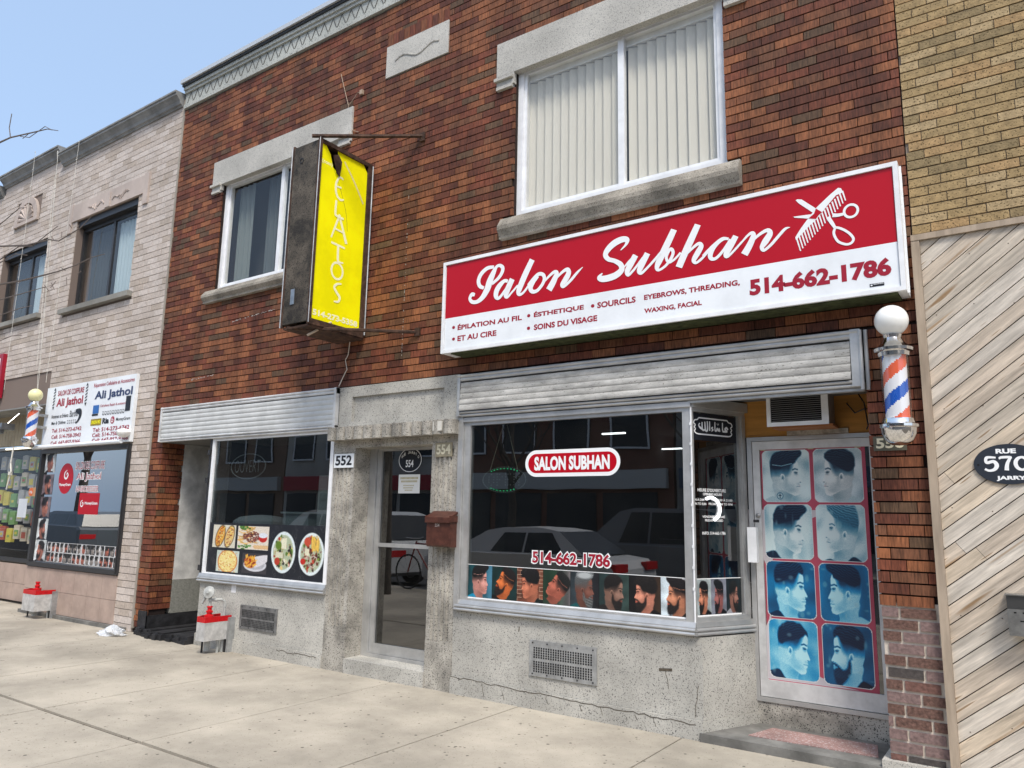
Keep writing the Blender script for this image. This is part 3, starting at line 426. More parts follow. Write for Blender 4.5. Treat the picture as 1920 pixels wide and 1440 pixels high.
def bricks(parent, spec, mortar, joint=.009, vj=None, depth=.03, limit=300, name='brick', rest='brick_courses', used=None):
    """spec: list of (pl, regions, holes, course, length, palette, weights, z0, phase, proud); plane coords u,v"""
    allb = []; vj = joint * .55 if vj is None else vj
    for pl, regs, holes, ch, L, pal, wts, z0, ph, proud in spec:
        for (u0, v0, u1, v1) in regs:
            k0 = int(math.floor((v0 - z0) / ch)); k1 = int(math.ceil((v1 - z0) / ch))
            for k in range(k0, k1):
                a, b = max(v0, z0 + k * ch + joint / 2), min(v1, z0 + (k + 1) * ch - joint / 2)
                if b - a < ch * .3: continue
                rr = random.Random(k * 7919 + int(z0 * 100)); off = (0, .5, .08, .58, -.05, .45)[k % 6] * L + rr.uniform(-.02, .02); i = int(math.floor((u0 - off - ph) / L)) - 1
                while off + ph + i * L < u1:
                    x0, x1 = off + ph + i * L + vj / 2, off + ph + (i + 1) * L - vj / 2; i += 1; x0 = max(x0, u0 + .001); x1 = min(x1, u1 - .001)
                    segs = [(x0, x1, a, b)]
                    for (hx0, hz0, hx1, hz1) in holes:
                        ns = []
                        for (p, q, c, d) in segs:
                            if q <= hx0 or p >= hx1 or d <= hz0 + .004 or c >= hz1 - .004: ns.append((p, q, c, d)); continue
                            if c < hz0 - .02: ns.append((p, q, c, hz0)); 
                            elif d > hz1 + .02: ns.append((p, q, hz1, d))
                            if p < hx0: ns.append((p, hx0 - .002, c, d))
                            if q > hx1: ns.append((hx1 + .002, q, c, d))
                        segs = ns
                    for (p, q, c, d) in segs:
                        if q - p < .02 or d - c < .012: continue
                        m = rnd.choices(range(len(pal)), wts)[0]; allb.append((pl, p, q, c, d, pal[m], proud + rnd.uniform(-.0018, .0018)))
    sz = []
    for B in allb:
        c = Vector(B[0]((B[1] + B[2]) / 2, (B[3] + B[4]) / 2, 0)); sz.append(visible_size(c, B[2] - B[1]))
    order = sorted(range(len(allb)), key=lambda i: -sz[i]); pick = set(order[:limit])
    mb = MB(); mats = []
    for i, (pl, p, q, c, d, m, w) in enumerate(allb):
        if i in pick:
            o = bpy.data.objects.new(name, unit(m)); COL.objects.link(o); o.parent = parent
            e = Vector(pl((p + q) / 2, (c + d) / 2, w - depth / 2)); ux = Vector(pl(1, 0, 0)) - Vector(pl(0, 0, 0)); nz = Vector(pl(0, 0, 1)) - Vector(pl(0, 0, 0))
            ux = ux.normalized(); nz = nz.normalized(); up = Vector((0, 0, 1))
            M = Matrix(((ux.x, -nz.x, 0, e.x - parent.location.x), (ux.y, -nz.y, 0, e.y - parent.location.y), (0, 0, 1, e.z - parent.location.z), (0, 0, 0, 1)))
            o.matrix_local = M @ Matrix.Diagonal((q - p, depth, d - c, 1))
        else:
            if m not in mats: mats.append(m)
            mb.mi = mats.index(m)
            f = [(p, c), (q, c), (q, d), (p, d)]; F = [pl(u, v, w) for u, v in f]; Bk = [pl(u, v, w - depth) for u, v in f]
            b = len(mb.v); mb.v += F + Bk
            for t in ((0, 1, 2, 3), (0, 4, 5, 1), (1, 5, 6, 2), (2, 6, 7, 3), (3, 7, 4, 0)): mb.f.append(tuple(b + j for j in t)); mb.m.append(mb.mi)
    if mb.v: mb.build(rest, mats, parent, kind='stuff')
def windowed(mb, pl, u0, v0, u1, v1, holes, w=-.018):
    """backing wall face with rectangular holes"""
    us = sorted({u0, u1, *[min(max(h[0], u0), u1) for h in holes], *[min(max(h[2], u0), u1) for h in holes]}); vs = sorted({v0, v1, *[min(max(h[1], v0), v1) for h in holes], *[min(max(h[3], v0), v1) for h in holes]})
    for i in range(len(us) - 1):
        for j in range(len(vs) - 1):
            a, b = (us[i] + us[i + 1]) / 2, (vs[j] + vs[j + 1]) / 2
            if any(h[0] < a < h[2] and h[1] < b < h[3] for h in holes): continue
            mb.quad(*[pl(*p, w) for p in ((us[i], vs[j]), (us[i + 1], vs[j]), (us[i + 1], vs[j + 1]), (us[i], vs[j + 1]))])
    return mb
def frame(mb, pl, u0, v0, u1, v1, t, w0, w1, tb=None, tt=None):
    tb = t if tb is None else tb; tt = t if tt is None else tt
    for r in ((u0, v0, u0 + t, v1), (u1 - t, v0, u1, v1), (u0 + t, v0, u1 - t, v0 + tb), (u0 + t, v1 - tt, u1 - t, v1)): mb.prism(pl, [(r[0], r[1]), (r[2], r[1]), (r[2], r[3]), (r[0], r[3])], w0, w1)
    return mb
def rect(u0, v0, u1, v1): return [(u0, v0), (u1, v0), (u1, v1), (u0, v1)]
# ============================================================ SETTING
def struct(name, o): o['kind'] = 'structure'; o['label'] = name; return o
ground = MB(); ground.box(-300, -300, -.6, 300, 300, -.2); o = ground.build('ground', ASPH); struct('dark ground under the whole street', o)
st = MB(); st.box(-120, -17, -.2, 120, -6.35, -.13); o = st.build('street', ASPH); struct('grey asphalt street', o)
kb = MB(); kb.box(-60, -6.35, -.196, 60, -6.2, -.002); o = kb.build('kerb', mat('kerb_concrete', (.42, .40, .36), .9, dirt=.3)); struct('concrete kerb along the sidewalk', o)
fs = MB(); fs.box(-60, -21, -.196, 60, -17, .0); o = fs.build('far_sidewalk', CONC); struct('concrete sidewalk across the street', o)
swm = MB(); swm.box(-60, -6.196, -.19, 60, 3, -.014); sw = swm.build('sidewalk', JOINT); struct('beige concrete sidewalk in front of the shops', sw)
def slab(x0, y0, x1, y1):
    me = bpy.data.meshes.new('slab'); b = bmesh.new(); bmesh.ops.create_cube(b, size=1)
    bmesh.ops.scale(b, vec=(x1 - x0, y1 - y0, .15), verts=b.verts); bmesh.ops.bevel(b, geom=b.edges[:], offset=.006, segments=1); b.to_mesh(me); b.free(); me.materials.append(CONC)
    q = bpy.data.objects.new('slab', me); COL.objects.link(q); q.parent = sw; q.location = Vector(((x0 + x1) / 2, (y0 + y1) / 2, -.075 + rnd.uniform(-.001, .001))) - sw.location; return q
xs = [-21.6, -20.2, -18.8, -17.4, -16.0, -14.6, -13.2, -11.8, -10.4, -9.0, -7.62, -6.2, -4.86, -3.5, -2.15, -.8, .6, 2.0, 3.4, 4.8, 6.2]
for i in range(len(xs) - 1):
    g = .005
    yb = 0.35 if xs[i] < -9.5 else .6 if xs[i] < -7.7 else .02
    slab(xs[i] + g, -2.30, xs[i + 1] - g, yb)
    if xs[i] < 1: slab(xs[i] + g, -4.6, xs[i + 1] - g, -2.330 - rnd.uniform(0, .010)); slab(xs[i] + g, -6.19, xs[i + 1] - g, -4.606)
ex = MB(); ex.box(-60, -6.19, -.14, -21.61, .3, 0); ex.box(6.21, -6.19, -.14, 60, .02, 0); ex.box(.61, -6.19, -.14, 6.2, -2.332, 0); ex.build('outer_paving', CONC, sw, kind='stuff')
cm = MB()  # hairline cracks and dirt along the wall foot
def crack(pts, z, w=.004):
    for a, b in zip(pts[:-1], pts[1:]):
        a = Vector((*a, z)); b = Vector((*b, z)); n = Vector((-(b - a).y, (b - a).x, 0)).normalized() * w; cm.quad(a - n, b - n, b + n * .6, a + n * .6)
def jag(p, q, n, amp):
    return [(p[0] + (q[0] - p[0]) * i / n + (rnd.uniform(-amp, amp) if 0 < i < n else 0), p[1] + (q[1] - p[1]) * i / n + (rnd.uniform(-amp, amp) if 0 < i < n else 0)) for i in range(n + 1)]
crack(jag((-3.62, -.8), (-3.57, -1.75), 9, .012), .004, .007); crack(jag((-2.17, -.18), (-2.12, -.8), 8, .015), .004, .006)
crack(jag((-6.9, -2.9), (-5.3, -3.3), 16, .03), .004, .004); crack(jag((-3.2, -.9), (-2.15, -1.1), 12, .02), .004, .003); crack(jag((-9.6, -1.4), (-9.0, -.6), 12, .03), .004, .004); crack(jag((-4.1, -.035), (-2.0, -.03), 40, .012), .0035, .012); crack(jag((-2.0, -.06), (-.6, -.09), 26, .014), .0035, .022); crack(jag((-5.8, -.02), (-4.2, -.03), 30, .008), .0035, .009)
cm.build('crack', JOINT, sw, kind='stuff')
db = MB()
for i in range(900):
    t = rnd.random(); x = rnd.uniform(-9.4, .2) if t < .6 else rnd.uniform(-2.2, -.7); y = -.03 - abs(rnd.gauss(0, .035)) - (.05 if t >= .6 else 0) if t < .85 else rnd.uniform(-3.2, -.2); s = rnd.uniform(.002, .0065) * (1.5 if rnd.random() < .1 else 1)
    a = rnd.uniform(0, 3); db.mi = rnd.choice((0, 0, 1)); c, q = math.cos(a) * s, math.sin(a) * s; z = .005
    db.quad((x - c, y - q, z), (x + q, y - c, z), (x + c, y + q, z), (x - q, y + c, z)); 
    b = len(db.v); db.v.append((x, y, z + s * .7)); 
    for j in range(4): db.f.append((b - 4 + j, b - 4 + (j + 1) % 4, b)); db.m.append(db.mi)
o = db.build('grit', [JOINT, mat('litter_pale', (.62, .60, .54), .8)], sw, kind='stuff')

# ============================================================ RED BRICK BUILDING
RB = thing('red_brick_building', (-4.85, 0, 0), 'long dark red tapestry brick building with grey terrazzo shopfronts, doors 552, 554 and 556', 'building')
F0 = FP(0.)
holes = [(-3.66, 4.09, -1.72, 5.58), (-8.12, 4.12, -6.0, 5.56)]
stone = [(-3.86, 5.50, -1.50, 5.84), (-3.86, 5.36, -3.66, 5.50), (-3.77, 3.885, -1.61, 4.09), (-8.31, 5.50, -5.95, 5.83), (-8.31, 5.40, -8.12, 5.5), (-8.24, 3.955, -5.88, 4.125), (-5.33, 6.0, -4.48, 6.36)]
wm = MB(); windowed(wm, F0, -9.15, 2.70, -.545, 6.84, holes, -.020)
for (a, b, c, d) in holes:
    for q in (((a, b), (a, d)), ((c, d), (c, b)), ((a, d), (c, d)), ((c, b), (a, b))): wm.quad((q[0][0], .020, q[0][1]), (q[0][0], .3, q[0][1]), (q[1][0], .3, q[1][1]), (q[1][0], .020, q[1][1]))
wm.box(-9.15, .02, 0, -8.915, .25, 2.70); wm.box(-.855, .02, 1.0, -.545, 9, 2.70)
wm.quad((-9.15, .02, 2.70), (-9.15, 10, 2.70), (-9.15, 10, 7.2), (-9.15, .02, 7.2)); wm.quad((-.545, .02, 2.7), (-.545, 10, 2.7), (-.545, 10, 7.2), (-.545, .02, 7.2))
wm.quad((-9.15, .3, 7.19), (-.545, .3, 7.19), (-.545, 10, 7.19), (-9.15, 10, 7.19)); wm.quad((-9.15, 10, 0), (-.545, 10, 0), (-.545, 10, 7.2), (-9.15, 10, 7.2)); wm.build('wall', MORT_D, RB)
lm = MB(); lm.box(-.855, .011, .1, -.55, .6, .999); lm.build('pier_backing', MORT_L, RB)
fk = MB(); r3 = random.Random(12)
for i in range(46): z = r3.uniform(2.95, 4.6); s_ = r3.uniform(.004, .016); fk.quad((-4.93, -.0035, z), (-4.925, -.0035, z), (-4.925, -.0035, z + s_), (-4.93, -.0035, z + s_))
for i in range(60): x = r3.choice((r3.uniform(-8.7, -7.9), r3.uniform(-7.7, -6.9))); z = 3.02 + (x + 8.7) * .04 + r3.uniform(-.006, .006) if x < -7.8 else 3.665 + (x + 7.7) * .05 + r3.uniform(-.005, .005); fk.quad((x, -.0035, z), (x + r3.uniform(.005, .04), -.0035, z), (x + .02, -.0035, z + .006), (x, -.0035, z + .004))
fk.build('paint_fleck', mat('fleck_white', (.55, .52, .48), .9), RB, kind='stuff')
soldiers = (-5.52, 5.86, -4.28, 6.52)
spec = [(F0, [(-9.15, 2.72, -.545, 6.84)], holes + stone + [(-5.33, 6.36, -4.48, 6.50)], .0695, .2055, BK, (25, 17, 18, 19, 14, 7), 2.72, 0, 0),
        (F0, [(-9.15, .06, -8.90, 2.715)], [], .0695, .2055, BK, (20, 22, 16, 22, 14, 6), .0, 0, 0),
        (F0, [(-.865, .972, -.547, 2.70)], [], .0695, .2055, BK, (32, 16, 6, 18, 20, 8), .0, .02, 0),
        (lambda u, v, w=0.: (-8.90 + w, u, v), [(.001, .28, .30, 2.32)], [], .0695, .2055, BK, (20, 22, 16, 22, 14, 6), .0, 0.1, 0),
        (lambda u, v, w=0.: (-.865 - w, -u, v), [(-.5, 1.0, -.001, 2.32)], [], .0695, .2055, BK, (20, 22, 16, 22, 14, 6), .0, 0.1, 0)]
bricks(RB, spec, MORT_D, joint=.0095)
bricks(RB, [(F0, [(-.858, .1, -.547, .97)], [], .0695, .2, BKL, (40, 16, 22, 22), .07, .04, 0)], MORT_L, joint=.016, vj=.014, limit=40, name='lower_brick', rest='lower_courses')
sm = MB()
for i in range(11): x = -5.33 + i * .0775; sm.mi = (i * 5) % 3; sm.box(x + .003, -.002, 6.365, x + .0745, .02, 6.50)
sm.build('soldier_course', [BK[3], BK[0], BK[1]], RB, kind='stuff')
bb = MB(); bb.box(-.90, -.035, 0, -.535, .5, .098); bb.build('pier_base', TERR_P, RB)
# stone trim
def lintel(x0, x1, z0, z1, lx, rx, zb):
    m = MB(); m.box(x0, -.022, z0, x1, .05, z1)
    for a, b in ((x0, lx), (rx, x1)):
        m.box(a + .002, -.021, zb + .03, b - .002, .05, z0 - .001); m.box(a - .012, -.05, zb + .085, b - .01, -.022, zb + .115); m.box(a + .004, -.032, zb, b - .02, .04, zb + .03)
    return m.build('lintel', TERR_P, RB)
lintel(-3.86, -1.50, 5.50, 5.84, -3.66, -1.70, 5.36); lintel(-8.31, -5.80, 5.50, 5.83, -8.12, -6.0, 5.40)
def sill(x0, x1, z0, z1):
    m = MB(); h = z1 - z0
    for (a, b, y0) in ((0, .42, -.055), (.42, 1, -.075)):
        pass
    pr = [(.06, z1), (-.035, z1 - .012), (-.085, z1 - h * .45), (-.085, z1 - h * .62), (-.05, z0 + .025), (-.05, z0), (.06, z0)]
    n = len(pr); b = len(m.v); xm = x0 + (x1 - x0) * .5
    for X in (x0, x0 + .04, x1 - .04, x1):
        pass
    m.v += [(x0, y, z) for y, z in pr] + [(x1, y, z) for y, z in pr]
    m.f.append(tuple(b + i for i in range(n))[::-1]); m.m.append(0); m.f.append(tuple(b + n + i for i in range(n))); m.m.append(0)
    for i in range(n): j = (i + 1) % n; m.f.append((b + i, b + j, b + n + j, b + n + i)); m.m.append(0)
    return m.build('window_sill', SILL, RB)
sill(-3.77, -1.61, 3.885, 4.09); sill(-8.24, -5.88, 3.955, 4.125)
m = MB(); m.box(-5.33, -.012, 6.0, -4.48, .02, 6.36); dsx = [(-5.2 + i * .06, 6.16 + .035 * math.sin(i * .9)) for i in range(11)]; m.build('date_stone', TERR_P, RB)
m = MB(); m.tube([(x, -.012, z) for x, z in dsx], .011, 6); m.build('worn_relief', TERR_P, RB)
# frieze and coping
m = MB(); m.box(-9.15, -.03, 6.84, -.545, .3, 6.90); m.box(-9.15, -.012, 6.90, -.545, .3, 7.06); m.box(-9.15, -.035, 7.06, -.545, .3, 7.10); m.box(-9.15, -.055, 7.10, -.545, .3, 7.145); m.build('frieze', FRIEZE, RB)
m = MB()
for i in range(58):
    x = -9.1 + i * .1475
    for (a, b) in (((x, 6.905), (x + .074, 7.055)), ((x + .074, 7.055), (x + .1475, 6.905))):
        m.tube([(a[0], -.013, a[1]), (b[0], -.013, b[1])], .006, 4)
m.build('zigzag_groove', mat('groove_dark', (.13, .13, .12), .9), RB, kind='stuff')
m = MB(); m.box(-9.16, -.075, 7.146, -.53, .35, 7.18); m.build('dark_coping', COPD, RB); m = MB(); m.box(-9.17, -.10, 7.181, -.52, .35, 7.235); m.build('roof_flashing', COPL, RB)
# upper windows
def upper_window(x0, z0, x1, z1, xm, yy, mats, kind):
    fm = MB(); f = FP(yy); frame(fm, f, x0, z0, x1, z1, .055, -.07, 0); frame(fm, f, x0 + .056, z0 + .056, x1 - .056, z1 - .056, .028, -.07, -.018)
    fm.prism(f, rect(xm - .028, z0 + .056, xm + .028, z1 - .056), -.06, -.010); w = fm.build('window_frame', WHITE, RB)
    for a, b in ((x0 + .085, xm - .03), (xm + .03, x1 - .085)):
        g = MB(); g.box(a, yy + .034, z0 + .085, b, yy + .04, z1 - .085); g.build('pane', G_UP, w)
    return w
w = upper_window(-3.66, 4.10, -1.73, 5.57, -2.62, .055, None, 'blinds')
for (a, b, n, col) in ((-3.58, -2.65, 11, 0), (-2.58, -1.80, 9, 1)):
    for i in range(n):
        x = a + (b - a) * i / n; wdt = (b - a) / n * .955; bl = MB(); bl.quad((x, .128, 4.17), (x + wdt, .160, 4.17), (x + wdt, .160, 5.42), (x, .128, 5.42)); bl.quad((x, .130, 4.17), (x, .130, 5.42), (x + wdt, .162, 5.42), (x + wdt, .162, 4.17)); bl.build('blind_slat', BLIND, w)
bl = MB(); bl.box(-3.6, .12, 5.43, -1.78, .17, 5.50); bl.build('blind_rail', WHITE, w)
w2 = upper_window(-8.12, 4.12, -6.0, 5.56, -7.02, .055, None, 'curtain')
def curtain(x0, x1, z0, z1, y, n, m_, parent, amp=.02):
    c = MB(); K = n * 6
    for i in range(K):
        xa, xb = x0 + (x1 - x0) * i / K, x0 + (x1 - x0) * (i + 1) / K; ya, yb = y + amp * math.sin(i * 6.28 / 6), y + amp * math.sin((i + 1) * 6.28 / 6); c.quad((xa, ya, z0), (xb, yb, z0), (xb, yb, z1), (xa, ya, z1))
    return c.build('curtain', m_, parent, smooth=True)
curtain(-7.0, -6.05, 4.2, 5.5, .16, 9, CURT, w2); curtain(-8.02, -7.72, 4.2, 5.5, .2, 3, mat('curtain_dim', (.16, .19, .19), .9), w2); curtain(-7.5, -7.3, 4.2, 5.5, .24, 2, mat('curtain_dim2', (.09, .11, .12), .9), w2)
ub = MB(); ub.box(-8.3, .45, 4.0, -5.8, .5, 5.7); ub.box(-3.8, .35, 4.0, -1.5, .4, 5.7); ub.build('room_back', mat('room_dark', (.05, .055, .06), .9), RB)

# ---- shopfront terrazzo
def base(x0, x1, ztop, name='terrazzo_base'):
    m = MB(); m.box(x0, .0, .13, x1, .12, ztop); m.box(x0, -.018, -.01, x1, .12, .128); return m.build(name, TERR, RB)
base(-7.86, -5.792, .69); 
m = MB(); m.prism(lambda u, v, w=0.: (u, v, w), [(-7.86, .0), (-7.82, .12), (-8.05, .9), (-8.14, .9)], 0, .69); m.build('terrazzo_return', TERR, RB)
base(-4.198, -2.0, .668)
m = MB(); m.prism(lambda u, v, w=0.: (u, v, w), [(-2.001, -.018), (-2.001, .12), (-1.9, .56), (-1.775, .5)], 0, .128); m.prism(lambda u, v, w=0.: (u, v, w), [(-2.001, .0), (-2.001, .12), (-1.9, .56), (-1.785, .5)], .13, .666); m.build('terrazzo_return', TERR, RB)
ck = MB()   # cracks in the plinth
def fcrack(pts, y, w=.003):
    for a, b in zip(pts[:-1], pts[1:]): n = w * .5; dx, dz = b[0] - a[0], b[1] - a[1]; L = math.hypot(dx, dz) + 1e-9; nx, nz = -dz / L * n, dx / L * n; ck.quad((a[0] - nx, y, a[1] - nz), (b[0] - nx, y, b[1] - nz), (b[0] + nx, y, b[1] + nz), (a[0] + nx, y, a[1] + nz))
fcrack(jag((-4.19, .135), (-2.05, .10), 46, .008), -.0195, .006)
for x, z0, z1 in ((-3.86, .13, .02), (-3.66, .1, .03), (-3.25, .11, .06), (-2.95, .1, .05), (-2.78, .11, .05), (-2.5, .1, .06), (-2.36, .1, .04)): fcrack(jag((x, z0), (x + .02, z1), 5, .005), -.0197, .004)
fcrack(jag((-6.45, .10), (-5.85, .09), 14, .010), -.0195, .006); fcrack(jag((-2.03, .35), (-2.06, .14), 5, .008), -.0015, .004); fcrack([(-3.52, .56), (-3.515, .60)], -.0015, .009); fcrack([(-2.32, .42), (-2.22, .43)], -.0015, .02); fcrack(jag((-2.27, .42), (-2.25, .30), 4, .005), -.0015, .004)
ck.build('wall_crack', JOINT, RB, kind='stuff')
# fluted pillars
def pillar(x0, x1, name='pillar', zt=2.17):
    m = MB(); P = []; n = 0; fl = [(x0 + (x1 - x0) * t) for t in (.22, .40, .60, .78)]
    pts = [(x0, .0)]
    for c in fl:
        r = .019 if (x1 - x0) < .4 else .026
        for k in range(7): t = math.pi * k / 6; pts.append((c - r * math.cos(t), r * .9 * math.sin(t)))
    pts += [(x1, 0), (x1, .26), (x0, .26)]
    mp = lambda u, v, w=0.: (u, v, w); m.prism(mp, pts, .402, 2.05)
    m.box(x0, 0, 2.051, x1, .26, zt); m.box(x0, -.004, -.01, x1, .26, .40)
    return m.build(name, TERR_W, RB)
pillar(-5.79, -5.49); pillar(-4.50, -4.20)
m = MB(); m.box(-5.489, -.012, -.01, -4.502, .3, .13); m.build('door_step', TERR, RB)
# transom panel with sunk field, ribbed canopy
m = MB(); f = FP(0); frame(m, f, -5.75, 2.30, -4.20, 2.715, .18, -.12, .004, tb=.06, tt=.105); m.box(-5.57, .022, 2.36, -4.38, .12, 2.61); m.build('transom_panel', TERR, RB)
m = MB(); pts = [(-5.80, 0)]; n = 13
for i in range(n):
    for k in range(6): t = math.pi * k / 5; xc = -5.80 + (i + .5) * 1.62 / n; r = 1.62 / n / 2; pts.append((xc - r * .97 * math.cos(t), -.080 - .045 * math.sin(t)))
pts.append((-4.18, 0)); m.prism(lambda u, v, w=0.: (u, v, w), pts, 2.172, 2.299); m.build('ribbed_canopy', TERR_W, RB)
m = MB(); m.box(-4.40, -.1215, 2.20, -4.30, -.105, 2.285); m.build('canopy_patch', mat('filler_white', (.6, .58, .52), .9, bump=.006, bs=40), RB)
m = MB(); m.box(-5.49, .0, 2.10, -4.50, .3, 2.17); m.build('door_soffit', TERR_W, RB)
# door 554
def metal_door(name, x0, z0, x1, z1, y, st, glass, mats=ALU, mid=None, bot=.09, parent=RB):
    m = MB(); f = FP(y); frame(m, f, x0, z0, x1, z1, st, -.045, 0, tb=bot, tt=.06)
    if mid: m.prism(f, rect(x0 + st, mid - .018, x1 - st, mid + .018), -.04, -.003)
    d = m.build(name, mats, parent)
    g = MB(); g.box(x0 + st, y + .02, z0 + bot, x1 - st, y + .026, z1 - .06); g.build('pane', glass, d); return d
m = MB(); frame(m, FP(.205), -5.488, .131, -4.503, 2.169, .085, -.09, 0, tb=.028, tt=.03); m.build('door_frame', ALU, RB)
d554 = metal_door('glass_door', -5.40, .162, -4.59, 2.138, .225, .055, G_DOOR, mid=1.17)
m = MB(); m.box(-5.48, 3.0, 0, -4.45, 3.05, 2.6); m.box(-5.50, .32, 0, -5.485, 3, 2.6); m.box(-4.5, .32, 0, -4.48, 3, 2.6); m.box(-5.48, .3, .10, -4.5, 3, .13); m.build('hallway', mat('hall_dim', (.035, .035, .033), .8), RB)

# ---- roller valances
def valance(x0, x1, z0, z1, y, n, mt, fr, tilt=.03, fz=.07, bz=.05, left=.03, right=.03):
    m = MB()
    for k in range(2):
        zz = z1 - .018 - k * .03; m.tube([(x0, y - .018 + .006 * k, zz), (x1, y - .018 + .006 * k, zz)], .0145, 8)
        zz = z0 - .012 - k * .026; m.tube([(x0, y - .012 + .01 * k, zz), (x1, y - .012 + .01 * k, zz)], .012, 8)
    m.box(x0, y - .02, z1 - .062, x1, .02, z1 - .004); m.box(x0, y, z0 - .05, x1, .02, z0 - .001)
    m.box(x0, y - .028, z0 - .045, x0 + left, .0, z1 - .002); m.box(x1 - right, y - .028, z0 - .045, x1, .0, z1 - .002)
    hd = m.build('valance_rail', fr, RB)
    a, b = z0 + .002, z1 - fz; h = (b - a) / n
    for i in range(n):
        s = MB(); q = []
        for k in range(6): t = k / 5; q.append((a + h * (i + t), y - .012 - .007 * math.sin(math.pi * t) ** .7 - tilt * (1 - (i + t) / n)))
        for (za, ya), (zb, yb) in zip(q[:-1], q[1:]): s.quad((x0 + left + .004, ya, za), (x1 - right - .004, ya, za), (x1 - right - .004, yb, zb), (x0 + left + .004, yb, zb))
        s.quad((x0 + left, .0, a + h * i), (x0 + left, .0, a + h * (i + 1)), (x0 + left, q[5][1], q[5][0]), (x0 + left, q[0][1], q[0][0])); s.build('valance_slat', mt, RB)
valance(-8.93, -5.76, 2.335, 2.72, -.022, 6, VAL_G, ALU_P, tilt=0)
valance(-4.185, -.875, 2.37, 2.70, -.03, 5, VAL_D, ALU, tilt=.022, fz=.075, right=.06)
m = MB(); m.tube([(-.875, -.055, 2.69), (-.875, -.055, 2.30)], .013, 8); m.tube([(-.845, -.035, 2.69), (-.845, -.035, 2.30)], .013, 8); m.build('valance_side_tube', ALU, RB)
m = MB(); m.box(-2.06, -.02, 2.30, -.875, .03, 2.318); m.build('soffit_lip', ALU, RB); m = MB(); m.box(-2.02, .031, 2.36, -.868, .6, 2.44); m.build('soffit', mat('soffit_grey', (.20, .20, .19), .8, dirt=.3), RB); m = MB(); m.box(-8.895, -.01, 2.285, -5.80, .9, 2.30); m.build('soffit', mat('soffit_grey', (.20, .20, .19), .8, dirt=.3), RB)

# ---- shop windows
def shopwin(x0, x1, z0, z1, fl, fr_, name='shop_window', y=.0):
    m = MB(); f = FP(y); frame(m, f, x0, z0, x1, z1, fl, -.06, .002, tb=.012, tt=.03)
    m.box(x0 - .005, y - .022, z1, x1 + .005, y + .06, z1 + .038)
    w = m.build(name, fr_, RB); s = MB()
    s.prism(lambda u, v, w=0.: (w, u, v), [(.06, z0), (-.012, z0 - .0), (-.026, z0 - .035), (.06, z0 - .035)], x0 - .03, x1 + .01)
    for k in range(2): s.tube([(x0 - .03, -.026 - .004 * k, z0 - .05 - .027 * k), (x1 + .01, -.026 - .004 * k, z0 - .05 - .027 * k)], .013, 8)
    s.box(x0 - .03, -.016, z0 - .088, x1 + .01, .06, z0 - .036); s.build('window_ledge', ALU, w)
    g = MB(); g.box(x0 + fl, y + .02, z0 + .012, x1 - fl, y + .026, z1 - .03); g.build('pane', G_SHOP, w); return w
w552 = shopwin(-7.85, -5.80, .775, 2.29, .045, WHITE)
w556 = shopwin(-4.13, -2.045, .765, 2.275, .065, ALU)
m = MB(); m.box(-4.18, -.028, .68, -4.132, .03, 2.33); m.build('trim_post', ALU, RB)
# angled side window of 556
m = MB(); frame(m, SP, .006, .765, .545, 2.275, .01, -.05, .002, tb=.03, tt=.03); m.prism(SP, rect(.475, .795, .545, 2.245), -.05, .004); m.prism(SP, rect(.0, 2.275, .56, 2.345), -.06, .02); m.prism(SP, rect(.50, .795, .507, 2.245), .004, .012)
ws = m.build('side_window', ALU, RB)
s = MB(); s.prism(SP, rect(-.01, .73, .565, .764), -.05, .02)
for k in range(2): s.tube([SP(-.02, .715 - .027 * k, .024), SP(.57, .715 - .027 * k, .024)], .013, 8)
s.prism(SP, rect(-.01, .677, .565, .729), -.05, .012); s.build('window_ledge', ALU, ws)
g = MB(); g.prism(SP, rect(.016, .795, .475, 2.245), -.026, -.020); g.build('pane', G_SHOP, ws)
m = MB(); m.tube([(-2.043, -.004, .765), (-2.043, -.004, 2.275)], .007, 8)
for i in range(9): m.box(-2.052, -.014, .98 + i * .145, -2.036, -.003, 1.0 + i * .145)
m.build('corner_joint', WHITE, ws)
# recess of 556: floor, riser, plywood, door
m = MB(); m.prism(lambda u, v, w=0.: (u, v, w), [(-2.02, -.03), (-1.80, .56), (-.866, .56), (-.866, -.03)], -.01, .055); m.build('recess_floor', STEPC, RB)
m = MB(); m.prism(lambda u, v, w=0.: (u, v, w), [(-1.74, .12), (-1.66, .40), (-1.0, .42), (-.95, .14)], .055, .060); m.build('floor_patch', TERR_R, RB)
m = MB(); m.box(-1.79, .50, .05, -.867, .62, .205); m.build('door_riser', TERR_W, RB)
m = MB(); f = FP(.49); frame(m, f, -1.80, .206, -.868, 2.085, .035, -.08, 0, tb=.03, tt=.03); m.build('door_frame', ALU, RB)
d556 = metal_door('salon_door', -1.762, .24, -.905, 2.052, .50, .05, G_DOOR, mats=ALU_P, bot=.115)
m = MB(); m.box(-1.79, .40, 1.17, -1.725, .452, 1.42); m.build('pull_handle', WHITE, d556); m = MB(); m.lathe(0, 0, [(0, .0), (.017, .0), (.017, .012), (.008, .018), (0, .018)], 16)
lk = m.build('door_lock', CHR_R, d556); lk.rotation_euler = (math.pi / 2, 0, 0); lk.location = (-1.735, .50, 1.505)
m = MB(); m.box(-1.755, .44, 1.455, -1.715, .453, 1.475); m.build('lock_plate', BLACKM, d556)
m = MB(); m.box(-1.86, .505, 2.087, -.868, .53, 2.45); m.build('plywood_infill', PLY, RB)
m = MB(); m.box(-1.50, .488, 2.088, -1.08, .504, 2.125); m.build('wood_cleat', mat('worn_wood_white', (.45, .42, .36), .8, dirt=.5, ds=9), RB)
